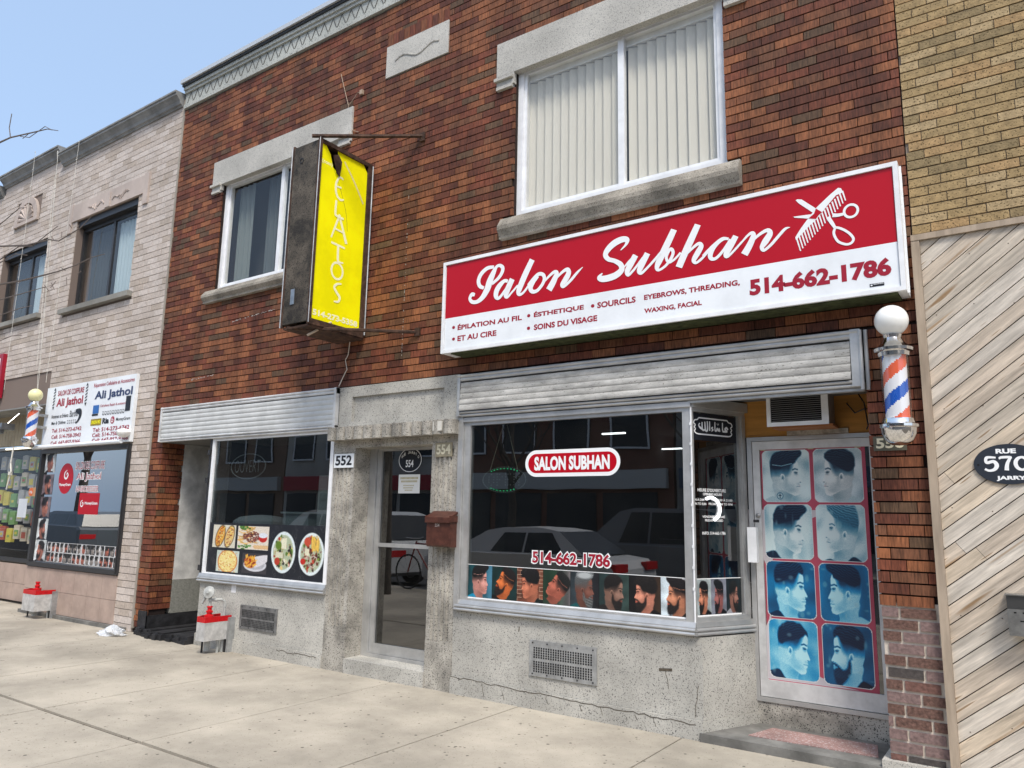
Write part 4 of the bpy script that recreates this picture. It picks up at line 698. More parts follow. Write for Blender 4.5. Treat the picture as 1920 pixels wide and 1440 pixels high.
m = MB(); m.box(-1.9, .53, .0, -.86, .56, .24); m.box(-2.0, .55, 2.04, -.86, .6, 2.5); m.build('wall_behind', DARK, RB)
# 552 recess
m = MB(); m.box(-9.1, .301, .62, -8.898, 1.3, 2.32); m.build('recess_plaster', PLAST, RB); m = MB(); m.box(-9.1, .302, .22, -8.893, 1.3, .619); m.build('recess_stucco', STUC, RB)
m = MB(); m.box(-8.89, 1.2, .06, -8.1, 1.26, 2.3); m.build('recess_door', DBRONZE, RB)
m = MB(); m.box(-8.897, -.0, .05, -8.885, 1.2, .215); m.box(-9.06, -.004, .05, -8.885, .012, .27); m.build('tar_skirting', TAR, RB)
m = MB(); r2 = random.Random(3); xs_ = [-9.02 + i * .075 for i in range(16)]
for i in range(15):
    f0, f1 = (-.03 - .05 * r2.random() - (.05 if 4 < i < 9 else 0)), 1.2; z = .075 + r2.uniform(-.01, .012); m.box(xs_[i], f0, -.02, xs_[i + 1] - .0005, f1, z); m.box(xs_[i] + .001, f0 - r2.uniform(.01, .035), -.02, xs_[i + 1] - .002, f0, z * r2.uniform(.25, .8))
m.build('broken_doorstep', TAR, RB)
m = MB(); m.box(-7.895, -.002, .70, -7.862, .06, 2.28); m.build('door_post', DBRONZE, RB); 
for z in (.80, 1.78, 2.1): m = MB(); m.box(-7.91, -.018, z, -7.868, -.003, z + .06); m.build('post_bracket', BLACKM, RB)
# interiors
def room(x0, x1, y0, y1, z0, z1, m_, name='shop_interior', parent=RB):
    m = MB(); m.quad((x0, y1, z0), (x1, y1, z0), (x1, y1, z1), (x0, y1, z1)); m.quad((x0, y0, z0), (x0, y1, z0), (x0, y1, z1), (x0, y0, z1)); m.quad((x1, y1, z0), (x1, y0, z0), (x1, y0, z1), (x1, y1, z1)); m.quad((x0, y0, z0), (x1, y0, z0), (x1, y1, z0), (x0, y1, z0)); m.quad((x0, y1, z1), (x1, y1, z1), (x1, y0, z1), (x0, y0, z1)); return m.build(name, m_, parent)
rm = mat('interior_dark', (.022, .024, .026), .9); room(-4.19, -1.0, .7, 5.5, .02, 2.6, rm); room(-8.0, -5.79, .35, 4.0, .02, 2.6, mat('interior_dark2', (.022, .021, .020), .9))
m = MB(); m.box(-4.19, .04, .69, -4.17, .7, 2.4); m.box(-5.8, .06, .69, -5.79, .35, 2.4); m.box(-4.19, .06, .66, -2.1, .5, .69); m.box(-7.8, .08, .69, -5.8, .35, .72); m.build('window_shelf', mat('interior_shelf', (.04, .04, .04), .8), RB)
tl = mat('tube_light', (1, 1, 1), emit=3)
for (x, y, L) in ((-3.9, 2.4, .0), (-4.05, 4.4, 0)):
    m = MB(); m.box(x - .14, y - .02, 2.40, x + .14, y + .02, 2.415); o = m.build('ceiling_tube', tl, RB)
# ============================================================ SIGNS AND OBJECTS ON THE RED BUILDING
SGN = thing('shop_sign', (-2.42, -.1, 2.88), 'long red and white illuminated box sign reading Salon Subhan with comb and scissors', 'sign')
X0, X1, Z0, Z1 = -4.262, -.572, 2.872, 3.708; f2 = FP(-.2)
m = MB(); m.box(X0, -.192, Z0, X1, .0, Z1); m.build('sign_box', WPAINT, SGN)
m = MB(); frame(m, f2, X0 - .002, Z0 - .002, X1 + .002, Z1 + .002, .028, -.02, .012); m.tube([(X1 + .004, -.12, Z0), (X1 + .004, -.12, Z1)], .008, 6); fr_ = m.build('sign_frame', WHITE, SGN)
m = MB(); m.box(X0 + .03, -.20, 3.187, X1 - .03, -.1925, Z1 - .029); m.build('red_field', RED, SGN)
m = MB(); m.box(X0 + .03, -.20, Z0 + .029, X1 - .03, -.1925, 3.1865); m.build('white_field', WPAINT, SGN)
m = MB()
for i, s in enumerate(SCRIPT): ribbon(m, f2, s, .0012 + .0008 * (i % 3), k=6)
m.build('script_lettering', WLET, SGN)
m = MB(); m.flat(f2, COMB, .0012)
for i in range(19):
    t = i / 18; a = (TEETH0[0][0] + (TEETH0[1][0] - TEETH0[0][0]) * t, TEETH0[0][1] + (TEETH0[1][1] - TEETH0[0][1]) * t); b = (T1[0][0] + (T1[1][0] - T1[0][0]) * t, T1[0][1] + (T1[1][1] - T1[0][1]) * t)
    ribbon(m, f2, [(a[0], a[1], .010), (b[0], b[1], .007)], .0016, k=1)
m.flat(f2, BL1, .002); m.flat(f2, BL2, .0023); m.build('comb_emblem', WLET, SGN)
m = MB(); m.flat(f2, RED_, .0027); m.build('blade_overlap', RED, SGN)
m = MB(); cx, cz = R1[0]; ribbon(m, f2, [(cx + .041 * math.cos(t * .52), cz + .042 * math.sin(t * .52), .016) for t in range(12)], .0028, closed=True)
ribbon(m, f2, [(*ARM1[0], .026), (*ARM1[1], .022), (*ARM1[2], .018)], .0031); ribbon(m, f2, [(u, v, .016) for u, v in LOOP2], .0028, closed=True); ribbon(m, f2, [(*ARM2[0], .022), (*ARM2[1], .024), (*ARM2[2], .018)], .0031); m.build('scissors_emblem', WLET, SGN)
for t, a, b, bd in (('ÉPILATION AU FIL', (-4.086, 3.065), (-3.406, 3.119), .035), ('ET AU CIRE', (-4.084, 2.964), (-3.663, 3.013), .035), ('ÉSTHETIQUE', (-3.288, 3.065), (-2.82, 3.119), .035), ('SOINS DU VISAGE', (-3.286, 2.962), (-2.702, 3.010), .035), ('SOURCILS', (-2.702, 3.062), (-2.376, 3.110), .035), ('EYEBROWS, THREADING,', (-2.308, 3.062), (-1.589, 3.108), .035), ('WAXING, FACIAL', (-2.308, 2.96), (-1.864, 3.003), .035), ('514-662-1786', (-1.524, 2.977), (-.645, 3.097), .05)):
    m = MB(); text(m, f2, t, a[0], a[1], b[0], b[1], .0012, bd); m.build('red_lettering', REDL, SGN)
m = MB()
for p in ((-4.132, 3.095), (-4.128, 2.99), (-3.338, 3.092), (-3.338, 2.986), (-2.742, 3.088)): m.flat(f2, ell(p[0], p[1], .016, .014, 16), .0012)
m.build('red_bullets', REDL, SGN, kind='stuff')
m = MB(); m.flat(f2, rect(-.774, 2.919, -.691, 2.940), .0012); m.build('maker_label', BLK, SGN); m = MB(); text(m, f2, 'SIGNES', -.752, 2.932, -.695, 2.938, .0018, .02); m.flat(f2, ell(-.763, 2.93, .006, .005, 10), .002); m.build('maker_print', WLET, SGN)
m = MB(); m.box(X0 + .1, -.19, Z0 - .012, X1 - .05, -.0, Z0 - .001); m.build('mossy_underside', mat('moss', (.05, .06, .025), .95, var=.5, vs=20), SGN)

# projecting yellow sign
PS = thing('projecting_sign', (-5.63, -.37, 3.2), 'tall yellow double sided box sign reading ELATOS, rusty frame, sticking out above door 552', 'sign')
m = MB(); m.box(-5.80, -.735, 3.215, -5.455, -.712, 5.02); m.build('end_panel', OLDP, PS)
m = MB(); m.box(-5.82, -.71, 3.21, -5.80, .0, 5.03); m.box(-5.80, -.71, 5.0, -5.455, -.03, 5.03); m.box(-5.80, -.71, 3.21, -5.62, -.03, 3.225); m.box(-5.80, -.04, 3.21, -5.455, -.02, 5.0)
for a, b in (((-5.454, -.735, 3.19), (-5.430, -.700, 5.04)), ((-5.454, -.085, 3.19), (-5.430, -.03, 5.04)), ((-5.454, -.70, 5.0), (-5.430, -.085, 5.04)), ((-5.454, -.70, 3.19), (-5.430, -.085, 3.245)), ((-5.824, -.737, 3.19), (-5.800, -.712, 5.04))): m.box(*a, *b)
m.box(-5.80, -.72, 3.17, -5.44, -.03, 3.19); m.build('rusty_frame', RUST, PS)
m = MB(); m.tube([(-5.428, -.735, 3.2), (-5.428, -.735, 5.04)], .005, 6); m.tube([(-5.426, -.028, 3.22), (-5.426, -.028, 5.02)], .008, 6); m.tube([(-5.828, -.738, 3.19), (-5.828, -.738, 5.04)], .006, 6); m.build('light_edge_trim', GALV, PS)
yp = YP(-5.449); yl = [(-.700, 3.245), (-.085, 3.245), (-.085, 4.93), (-.14, 5.0), (-.49, 5.0), (-.46, 4.83), (-.47, 4.77), (-.54, 4.81), (-.58, 4.93), (-.64, 5.0), (-.700, 5.0)]
m = MB(); m.prism(yp, yl, -.006, .0); fc = m.build('yellow_face', YEL, PS); m = MB(); m.box(-5.70, -.69, 3.25, -5.695, -.09, 4.99); m.build('inner_backing', RUST, PS)
m = MB(); m.prism(yp, [(-.56, 4.93), (-.50, 4.76), (-.46, 4.74), (-.44, 4.90), (-.49, 4.96)], .010, .014); m.build('torn_flap', RUST, PS)
m = MB(); ribbon(m, yp, [(-.40, 4.93, .018), (-.25, 4.76, .02), (-.12, 4.58, .018)], .001, k=3); m.build('peeling_tape', mat('tape', (.80, .72, .30), .5), PS)
m = MB(); ribbon(m, yp, [(-.53, 4.80, .003), (-.42, 4.60, .003), (-.34, 4.40, .003), (-.31, 4.22, .003)], .001); m.build('crack_line', BLACKM, PS)
E_ = [[(-.40, 4.735, .014), (-.45, 4.74, .016), (-.49, 4.66, .02), (-.48, 4.56, .02), (-.43, 4.515, .018), (-.38, 4.53, .012)], [(-.485, 4.635, .014), (-.42, 4.64, .014)],
      [(-.475, 4.49, .02), (-.478, 4.36, .02), (-.46, 4.335, .02), (-.37, 4.33, .018)],
      [(-.51, 4.10, .014), (-.42, 4.36, .02)], [(-.425, 4.35, .02), (-.315, 4.09, .026)], [(-.47, 4.20, .014), (-.36, 4.19, .014)],
      [(-.505, 4.05, .018), (-.33, 4.04, .016)], [(-.415, 4.04, .022), (-.41, 3.90, .022), (-.39, 3.88, .016), (-.34, 3.885, .010)],
      [(-.345, 3.64 + .03, .01), (-.40, 3.655 - .0, .018), (-.435, 3.615, .02), (-.40, 3.57, .022), (-.36, 3.53, .022), (-.375, 3.485, .018), (-.43, 3.475, .01)]]
for k_, s in enumerate(E_): m = MB(); ribbon(m, yp, [(a, b, c * 1.25) for a, b, c in s], .0015 + .0008 * (k_ % 3)); m.build('letter_stroke', YELT, PS)
m = MB()
ribbon(m, yp, [(-.41 + .072 * math.cos(t * .52), 3.785 + .082 * math.sin(t * .52), .022) for t in range(12)], .0015, closed=True); m.build('letter_stroke', YELT, PS); m = MB(); text(m, yp, '514-273-5358', -.675, 3.285, -.11, 3.345, .0015, .04); m.build('phone_number', YELT, PS); m = MB(); text(m, yp, '(com)', -.68, 4.80, -.55, 4.85, .0015, .01); m.build('small_lettering', YELT, PS)
m = MB(); m.tube([(-5.50, -.78, 5.05), (-5.1, -.36, 5.12), (-4.77, .0, 5.19)], .021, 6); m.build('stay_rod', RUST, PS); m = MB(); m.tube([(-5.72, -.735, 3.175), (-5.25, -.4, 3.175), (-4.73, .0, 3.17)], .017, 6)
m.build('stay_rod', RUST, PS)
for q in ((-4.80, -.02, 5.13, -4.74, .0, 5.22), (-4.76, -.02, 3.13, -4.70, .0, 3.21)): m = MB(); m.box(*q); m.build('wall_plate', RUST, PS)
m = MB(); m.box(-5.700, -.742, 3.40, -5.645, -.736, 3.55); m.build('metal_tag', CHR_R, PS); m = MB(); m.lathe(0, 0, [(.022, 0), (.028, 0), (.028, .004), (.022, .004)], 16); h_ = m.build('end_ring', BLACKM, PS); h_.rotation_euler = (math.pi / 2, 0, 0); h_.location = (-5.68 + 5.63, -.737 + .37, 4.86 - 3.2)
m = MB(); m.tube([(-5.44, -.45, 3.26), (-5.5, -.62, 3.13), (-5.52, -.66, 3.10)], .012, 6); m.build('broken_batten', mat('raw_wood', (.5, .4, .3), .8), PS)
m = MB(); m.tube([(-5.60, -.05, 3.19), (-5.66, -.01, 3.05), (-5.70, -.006, 3.0), (-5.67, -.006, 2.9), (-5.735, -.006, 2.80), (-5.76, -.02, 2.73)], .005, 5); o = m.build('hanging_cable', mat('cable_white', (.62, .55, .47), .6)); o['label'] = 'thin pale cable hanging from the yellow sign down to the grey shutter box'; o['category'] = 'cable'
m = MB(); m.tube([(-6.04, -.006, 6.30), (-5.95, -.01, 6.05), (-5.88, -.012, 5.86), (-5.90, -.01, 5.75), (-5.80, -.01, 5.55), (-5.70, -.01, 5.50)], .004, 5); m.tube([(-5.88, -.012, 5.86), (-5.72, -.03, 5.96), (-5.67, -.01, 5.95)], .004, 5); m.box(-5.70, -.03, 5.93, -5.66, .0, 5.98); o = m.build('dangling_wire', mat('wire_tan', (.40, .30, .22), .7)); o['label'] = 'loose thin tan wire on the red bricks left of the blank date stone'; o['category'] = 'wire'
# number plates
def plate_no(name, label, x0, z0, x1, z1, y, bgm, txt, tm, parts=None, tx=None, rot=0):
    t = thing(name, ((x0 + x1) / 2, y, z0), label, 'number plate', 'house number plates'); m = MB(); m.box(x0, y - .008, z0, x1, y, z1); m.build('plate', bgm, t)
    m = MB(); w_, h_ = x1 - x0, z1 - z0; text(m, FP(y), txt, x0 + w_ * .08, z0 + h_ * .16, x1 - w_ * .08, z1 - h_ * .12, .0095, .03); m.build('number', tm, t); return t
plate_no('number_plate', 'white plate with black 552 on the fluted pillar left of the glass door', -5.775, 1.908, -5.50, 2.045, -.002, WPAINT, '552', BLK)
plate_no('number_plate', 'weathered beige raised 554 digits on the pillar above the brown letterbox', -4.455, 1.98, -4.262, 2.105, -.002, mat('plate_tan', (.33, .29, .20), .7), '554', CREAM)
plate_no('number_plate', 'dark plate with cream 556 partly behind the chrome foot of the barber pole', -.842, 1.912, -.655, 2.003, -.003, mat('plate_olive', (.10, .095, .07), .6), '556', CREAM)
# oval plaque and notice on door 554 (inside pane)
OV = thing('oval_plaque', (-4.99, .24, 1.87), 'black oval plaque reading RUE JARRY O 554 on the glass door', 'plaque'); fd = FP(.2435)
m = MB(); m.prism(fd, ell(-4.985, 1.983, .152, .118), -.0, .002); m.build('oval_plate', BLK, OV)
m = MB(); n = 48
for i in range(n):
    a, b = 2 * math.pi * i / n, 2 * math.pi * (i + 1) / n; m.quad(*[fd(-4.985 + r_ * .151 * math.cos(t), 1.983 + r_ * .117 * math.sin(t), .0028) for r_, t in ((.93, a), (.98, a), (.98, b), (.93, b))])
text(m, fd, '554', -5.04, 1.915, -4.94, 1.985, .0028, .02)
for ch, k in zip('RUE JARRY O', range(11)):
    if ch == ' ': continue
    t = math.radians(150 - k * 12.4); x, z = -4.985 + .118 * math.cos(t), 1.975 + .082 * math.sin(t); text(m, fd, ch, x - .009, z - .012, x + .009, z + .014, .0028, .015)
m.build('plaque_lettering', WLET, OV)
NT = thing('door_notice', (-4.99, .24, 1.66), 'white notice with yellow printed lines below the oval plaque on the glass door', 'notice'); m = MB(); m.prism(fd, rect(-5.125, 1.665, -4.85, 1.845), 0, .001); m.build('sheet', mat('paper_white', (.80, .80, .76), .7), NT)
m = MB()
for t, a, b, c, d in (('JE SUIS', -5.10, 1.80, -4.87, 1.82), ('SANS RDV', -5.09, 1.770, -4.88, 1.788), ('514', -5.06, 1.735, -4.92, 1.745), ('Info', -5.06, 1.712, -4.93, 1.722), ('Merci', -5.04, 1.69, -4.94, 1.70)):
    for k in range(14): x = a + (c - a) * k / 14; m.flat(fd, rect(x, b, x + (c - a) / 14 * .62, d), .0016)
m.build('printed_lines', mat('print_gold', (.42, .34, .12), .6), NT)
# letterbox
LB = thing('letterbox', (-4.31, -.05, 1.19), 'brown metal letterbox with sloping lid on the pillar beside the glass door', 'letterbox')
m = MB(); pr = [(0, 1.195), (-.105, 1.195), (-.118, 1.21), (-.118, 1.40), (0, 1.44)]; m.prism(lambda u, v, w=0.: (w, u, v), pr, -4.43, -4.165); m.build('body', BROWNM, LB)
m = MB(); pr = [(0, 1.50), (-.02, 1.50), (-.137, 1.445), (-.137, 1.40), (-.124, 1.40), (-.124, 1.436), (0, 1.488)]; m.prism(lambda u, v, w=0.: (w, u, v), pr, -4.437, -4.158); m.build('lid', BROWNM, LB)

for x in (-4.4375, -4.1635): m = MB(); m.box(x, -.136, 1.405, x + .006, .0, 1.46); m.build('lid_side', BROWNM, LB)
m = MB(); text(m, FP(-.118), '554', -4.335, 1.365, -4.285, 1.395, .001, .01); m.build('scratched_number', mat('scratch', (.5, .42, .38), .7), LB)
# vent grilles
def vent(label, x0, z0, x1, z1, mt):
    t = thing('vent_cover', ((x0 + x1) / 2, -.01, z0), label, 'vent', 'perforated vent covers'); m = MB(); m.box(x0, -.012, z0, x1, -.0005, z1); m.build('plate', mt, t); m = MB(); zs = (z0 + (z1 - z0) * .14, z0 + (z1 - z0) * .53)
    for zb in zs:
        for j in range(5):
            for i in range(24): x = x0 + .045 + (x1 - x0 - .09) * i / 23; z = zb + j * (z1 - z0) * .065; m.box(x - .0066, -.0128, z - .0066, x + .0066, -.0121, z + .0066)
    m.build('holes', DARK, t, kind='stuff'); m = MB()
    for i in range(5):
        for z in (z0 + .018, z1 - .018): x = x0 + .03 + (x1 - x0 - .06) * i / 4; m.box(x - .005, -.016, z - .005, x + .005, -.0121, z + .005)
    m.build('screws', BLACKM, t, kind='stuff')
vent('pale grey perforated vent cover in the terrazzo below the salon window', -3.408, .245, -2.812, .512, GALV); vent('dark grey perforated vent cover in the terrazzo below the food window', -7.088, .248, -6.484, .49, mat('vent_dark', (.17, .17, .165), .6, dirt=.4, ds=10))
m = MB(); m.box(-7.28, -.003, .60, -7.20, -.0005, .70); o = m.build('small_sticker', mat('paper_w', (.78, .78, .78), .7)); o['label'] = 'small white paper sticker on the terrazzo under the food window'; o['category'] = 'sticker'
# air conditioner
AC = thing('air_conditioner', (-1.34, .38, 2.12), 'white window air conditioner in plywood above the salon poster door', 'air conditioner')
m = MB(); m.box(-1.565, .27, 2.142, -1.165, .50, 2.43); m.build('housing', mat('ac_side', (.30, .30, .29), .6), AC); m = MB(); frame(m, FP(.268), -1.575, 2.132, -1.155, 2.44, .028, 0, .012); m.prism(FP(.268), rect(-1.20, 2.16, -1.183, 2.41), 0, .011); m.build('front_bezel', WHITE, AC)
m = MB()
m.box(-1.545, .2685, 2.16, -1.205, .2699, 2.41); m.build('grille_back', DARK, AC)
m = MB()
for i in range(17): z = 2.168 + i * .0145; m.box(-1.545, .257, z, -1.205, .2675, z + .0028)
m.build('grille_louvre', mat('louvre', (.20, .20, .2), .5), AC, kind='stuff'); m = MB(); m.box(-1.55, .30, 2.122, -1.14, .49, 2.139); m.build('copper_shelf', mat('shelf_wood', (.32, .13, .05), .6), AC)
m = MB(); m.tube([(-1.08, .49, 2.30), (-1.02, .44, 2.22), (-.95, .40, 2.24), (-.90, .3, 2.22)], .005, 5); m.tube([(-1.0, .49, 2.36), (-.95, .40, 2.28), (-.90, .2, 2.10), (-.885, .05, 2.06)], .005, 5); o = m.build('power_cable', BLACKM); o['label'] = 'black cables drooping in the recess right of the air conditioner'; o['category'] = 'cable'
# barber poles
def barber(name, label, x, y, z0, s, bulb, globe_r=.098):
    t = thing(name, (x, y, z0), label, 'barber pole', 'barber poles'); Z = lambda v: z0 + v * s
    m = MB(); m.lathe(x, y, [(0, Z(0)), (.045 * s, Z(.004)), (.078 * s, Z(.03)), (.096 * s, Z(.07)), (.101 * s, Z(.105)), (.112 * s, Z(.112)), (.112 * s, Z(.128)), (.095 * s, Z(.137)), (.088 * s, Z(.16)), (.088 * s, Z(.165)), (0, Z(.165))], 40); m.build('chrome_foot', CHROME, t, smooth=True)
    m = MB(); m.lathe(x, y, [(0, Z(.56)), (.088 * s, Z(.56)), (.092 * s, Z(.585)), (.110 * s, Z(.592)), (.113 * s, Z(.61)), (.10 * s, Z(.62)), (.080 * s, Z(.635)), (.062 * s, Z(.655)), (.050 * s, Z(.68)), (.055 * s, Z(.70)), (.03 * s, Z(.71)), (0, Z(.712))], 40); m.build('chrome_cap', CHROME, t, smooth=True)
    n, K = 48, 40; m = MB(); b = 0
    for i in range(K + 1):
        for k in range(n): a = 2 * math.pi * k / n; m.v.append((x + .070 * s * math.cos(a), y + .070 * s * math.sin(a), Z(.165 + .395 * i / K)))
    for i in range(K):
        for k in range(n):
            q = (k + 1) % n; m.f.append((i * n + k, i * n + q, (i + 1) * n + q, (i + 1) * n + k)); h = (.395 * (i + .5) / K / .335 - (k + .5) / n + .72) % 1; m.m.append(0 if h < .25 else 1 if h < .5 else 0 if h < .75 else 2)
    m.build('striped_cylinder', [PB_W, PB_B, PB_R], t, smooth=True)
    m = MB(); m.lathe(x, y, [(.081 * s, Z(.165)), (.081 * s, Z(.56))], 36); m.build('glass_tube', G_CLR, t, smooth=True)
    m = MB(); zc = Z(.70) + globe_r * s * .94; m.lathe(x, y, [(max(.0001, globe_r * s * math.sin(math.pi * j / 18)), zc - globe_r * s * math.cos(math.pi * j / 18)) for j in range(19)], 36); m.build('globe', bulb, t, smooth=True)
    m = MB(); m.box(x - .03, y + .06 * s, Z(.30), x + .03, -.001, Z(.34)); m.box(x - .03, y + .06 * s, Z(.48), x + .03, -.001, Z(.52)); m.build('wall_bracket', CHR_R, t); return t
barber('barber_pole', 'large chrome barber pole with white globe on the brick pier under the red sign', -.668, -.19, 1.925, .965, BULB, .100)
# prints on the shop windows -------------------------------------------------
W5 = FP(.0185)
HP = thing('haircut_banner', (-3.05, .02, .77), 'printed strip of eight haircut portraits along the bottom of the salon window', 'banner')
sp = [((.04, .25, .28), (.30, .52, .62), (.86, .60, .55), (.04, .04, .05), 'quiff', 0, (.05, .55, .70), False, 0.), ((.03, .16, .16), (.06, .20, .20), (.88, .45, .22), (.07, .05, .05), 'crop', 1, (.04, .04, .05), True, .42),
      ((.42, .24, .18), (.46, .27, .2), (.80, .48, .36), (.04, .04, .05), 'curly', 0, (.04, .10, .10), True, -.1), ((.10, .20, .14), (.42, .40, .40), (.72, .40, .32), (.06, .07, .07), 'crop', 0, (.14, .22, .17), True, .62),
      ((.16, .20, .22), (.10, .10, .12), (.48, .30, .25), (.30, .31, .31), 'spike', 2, (.05, .32, .33), False, 0.), ((.13, .20, .20), (.20, .28, .26), (.55, .42, .36), (.07, .06, .06), 'buzz', 2, (.12, .11, .11), False, -.1),
      ((.05, .05, .06), (.20, .14, .10), (.86, .56, .46), (.07, .06, .06), 'curly', 1, (.03, .03, .04), True, 0.), ((.78, .83, .85), (.72, .66, .64), (.80, .53, .40), (.06, .05, .06), 'quiff', 1, (.04, .04, .05), True, .05)]
xb = -4.058; wd_ = (-2.055 + 4.058) / 8
for i, (b1, b2, sk, hr, stl, bd, sh, lf, tl_) in enumerate(sp):
    A = head(54, 62, b1, sk, hr, stl, bd, sh, lf, tl_, b2, seed=i + 3, zoom=1.10, hair2=(.75, .77, .78) if i == 4 else None, line=i in (0, 1, 3, 7))
    if i == 4: A.ell(.5, .9, .26, .09, (.78, .80, .80), .05, al=.8)
    if i == 2:
        for r_ in range(9):
            for q in range(5): x = q * .25 + (r_ % 2) * .12; A.rect(x, r_ * .115, x + .012, r_ * .115 + .1, (.75, .62, .52), .01, al=.0 if .18 < x < .85 else .9)
            if True: A.put(((np.abs(A.V - r_ * .115) < .008) & ((A.U < .18) | (A.U > .86)))[..., None] * .9, (.75, .62, .52))
    A.mesh('portrait', W5, xb + i * wd_, .792, xb + (i + 1) * wd_ - .002, 1.055, .0006, HP)
for a, b in ((.779, .7905), (1.0555, 1.060)): m = MB(); m.flat(W5, rect(-4.062, a, -2.05, b), .0006); m.build('white_border', WLET, HP)
HS = thing('haircut_banner', (-1.9, .25, .79), 'printed strip of three bearded haircut portraits on the angled side window of the salon', 'banner')
WS = lambda u, v, w=0.: SP(u, v, w - .0195)
for i, (b1, sk, hr, stl, bd, sh, lf) in enumerate((((.62, .66, .66), (.80, .52, .40), (.05, .05, .05), 'crop', 2, (.04, .04, .05), True), ((.45, .46, .50), (.62, .38, .36), (.05, .05, .06), 'quiff', 2, (.05, .05, .06), True), ((.10, .13, .14), (.60, .42, .36), (.08, .07, .06), 'buzz', 2, (.6, .6, .62), False))):
    A = head(46, 60, b1, sk, hr, stl, bd, sh, lf, .0, seed=i + 30, line=i < 2); A.mesh('portrait', WS, .02 + i * .150, .808, .02 + (i + 1) * .150, 1.052, .0006, HS)
for a, b in ((.797, .8075), (1.0525, 1.058)): m = MB(); m.flat(WS, rect(.018, a, .47, b), .0006); m.build('white_border', WLET, HS)
PL = thing('window_decal', (-3.05, .0, 1.79), 'red pill shaped decal reading SALON SUBHAN in the salon window', 'decal', 'window decals')
def pill(x0, z0, x1, z1):
    r = (z1 - z0) / 2; return [(x1 - r + r * math.cos(t), z0 + r + r * math.sin(t)) for t in [math.radians(a) for a in range(-90, 91, 12)]] + [(x0 + r + r * math.cos(t), z0 + r + r * math.sin(t)) for t in [math.radians(a) for a in range(90, 271, 12)]]
m = MB(); m.prism(W5, pill(-3.495, 1.788, -2.622, 2.005), 0, .0008); m.build('white_rim', WLET, PL); m = MB(); m.prism(W5, pill(-3.465, 1.818, -2.652, 1.975), .001, .0016); m.build('red_panel', RED, PL)
m = MB(); text(m, W5, 'SALON SUBHAN', -3.405, 1.838, -2.712, 1.952, .0024, .045, .0); m.build('lettering', WLET, PL)
PH = thing('window_decal', (-3.05, .0, 1.1), 'red and white phone number 514-662-1786 on the salon window glass', 'decal', 'window decals')
m = MB(); text(m, W5, '514-662-1786', -3.424, 1.088, -2.70, 1.207, .0006, .085); m.build('white_outline', WLET, PH); m = MB(); text(m, W5, '514-662-1786', -3.412, 1.100, -2.712, 1.195, .0014, .03); m.build('red_digits', REDL, PH)
ON = thing('open_sign', (-3.75, .12, 1.65), 'unlit oval LED sign reading OPEN hanging by cords in the salon window', 'sign'); fo = FP(.12)
m = MB(); m.prism(fo, ell(-3.78, 1.775, .24, .12), -.01, 0); m.build('panel', mat('led_panel', (.03, .035, .035), .5), ON); m = MB()
for i in range(64): t = 2 * math.pi * i / 64; m.box(-3.78 + .225 * math.cos(t) - .0032, .116, 1.775 + .108 * math.sin(t) - .0032, -3.78 + .225 * math.cos(t) + .0032, .1195, 1.775 + .108 * math.sin(t) + .0032)
for i, ch in enumerate('OPEN'):
    v, f_ = text_geo(ch, 0.0); 
    DOT = {'O': [(0, 1), (0, 2), (0, 3), (1, 0), (1, 4), (2, 1), (2, 2), (2, 3)], 'P': [(0, 0), (0, 1), (0, 2), (0, 3), (0, 4), (1, 4), (1, 2), (2, 3)], 'E': [(0, 0), (0, 1), (0, 2), (0, 3), (0, 4), (1, 4), (1, 2), (1, 0), (2, 4), (2, 0)], 'N': [(0, 0), (0, 1), (0, 2), (0, 3), (0, 4), (1, 2.5), (1.4, 1.5), (2, 0), (2, 1), (2, 2), (2, 3), (2, 4)]}[ch]
    for (a, b) in DOT: x = -3.94 + i * .088 + a * .026; z = 1.73 + b * .023; m.box(x - .0035, .116, z - .0035, x + .0035, .1195, z + .0035)
m.build('led_dots', mat('led_pale', (.62, .66, .62), .5), ON, kind='stuff'); m = MB()
for i in range(9): t = math.radians(50 + i * 10); m.box(-3.78 + .21 * math.cos(t) - .004, .115, 1.775 + .095 * math.sin(t) - .004, -3.78 + .21 * math.cos(t) + .004, .1195, 1.775 + .095 * math.sin(t) + .004)
for i in range(8): t = math.radians(-130 + i * 10); m.box(-3.78 + .21 * math.cos(t) - .004, .115, 1.775 + .095 * math.sin(t) - .004, -3.78 + .21 * math.cos(t) + .004, .1195, 1.775 + .095 * math.sin(t) + .004)
m.build('green_leds', mat('led_green', (.02, .55, .22), emit=1.2), ON, kind='stuff'); m = MB(); m.tube([(-3.93, .12, 1.86), (-3.80, .12, 2.25)], .003, 4); m.tube([(-3.64, .12, 1.86), (-3.76, .12, 2.25)], .003, 4); m.build('cord', CREAM, ON)
AR = thing('window_decal', (-1.95, .2, 2.07), 'ornate framed Arabic lettering in white at the top of the angled side window', 'decal', 'window decals')
m = MB(); m.flat(WS, rect(.016, 2.04, .47, 2.236), .0003); m.build('black_band', BLK, AR); m = MB()
cor = [(.09, 2.205), (.075, 2.19), (.05, 2.185), (.04, 2.165), (.055, 2.15), (.045, 2.135), (.055, 2.12), (.045, 2.105), (.06, 2.09), (.085, 2.085)]
ribbon(m, WS, [(u, v, .009) for u, v in cor], .001); ribbon(m, WS, [(.47 - u, v, .009) for u, v in cor], .001); ribbon(m, WS, [(.09, 2.205, .010), (.38, 2.205, .010)], .0013, k=1); ribbon(m, WS, [(.085, 2.085, .010), (.385, 2.085, .010)], .0013, k=1)
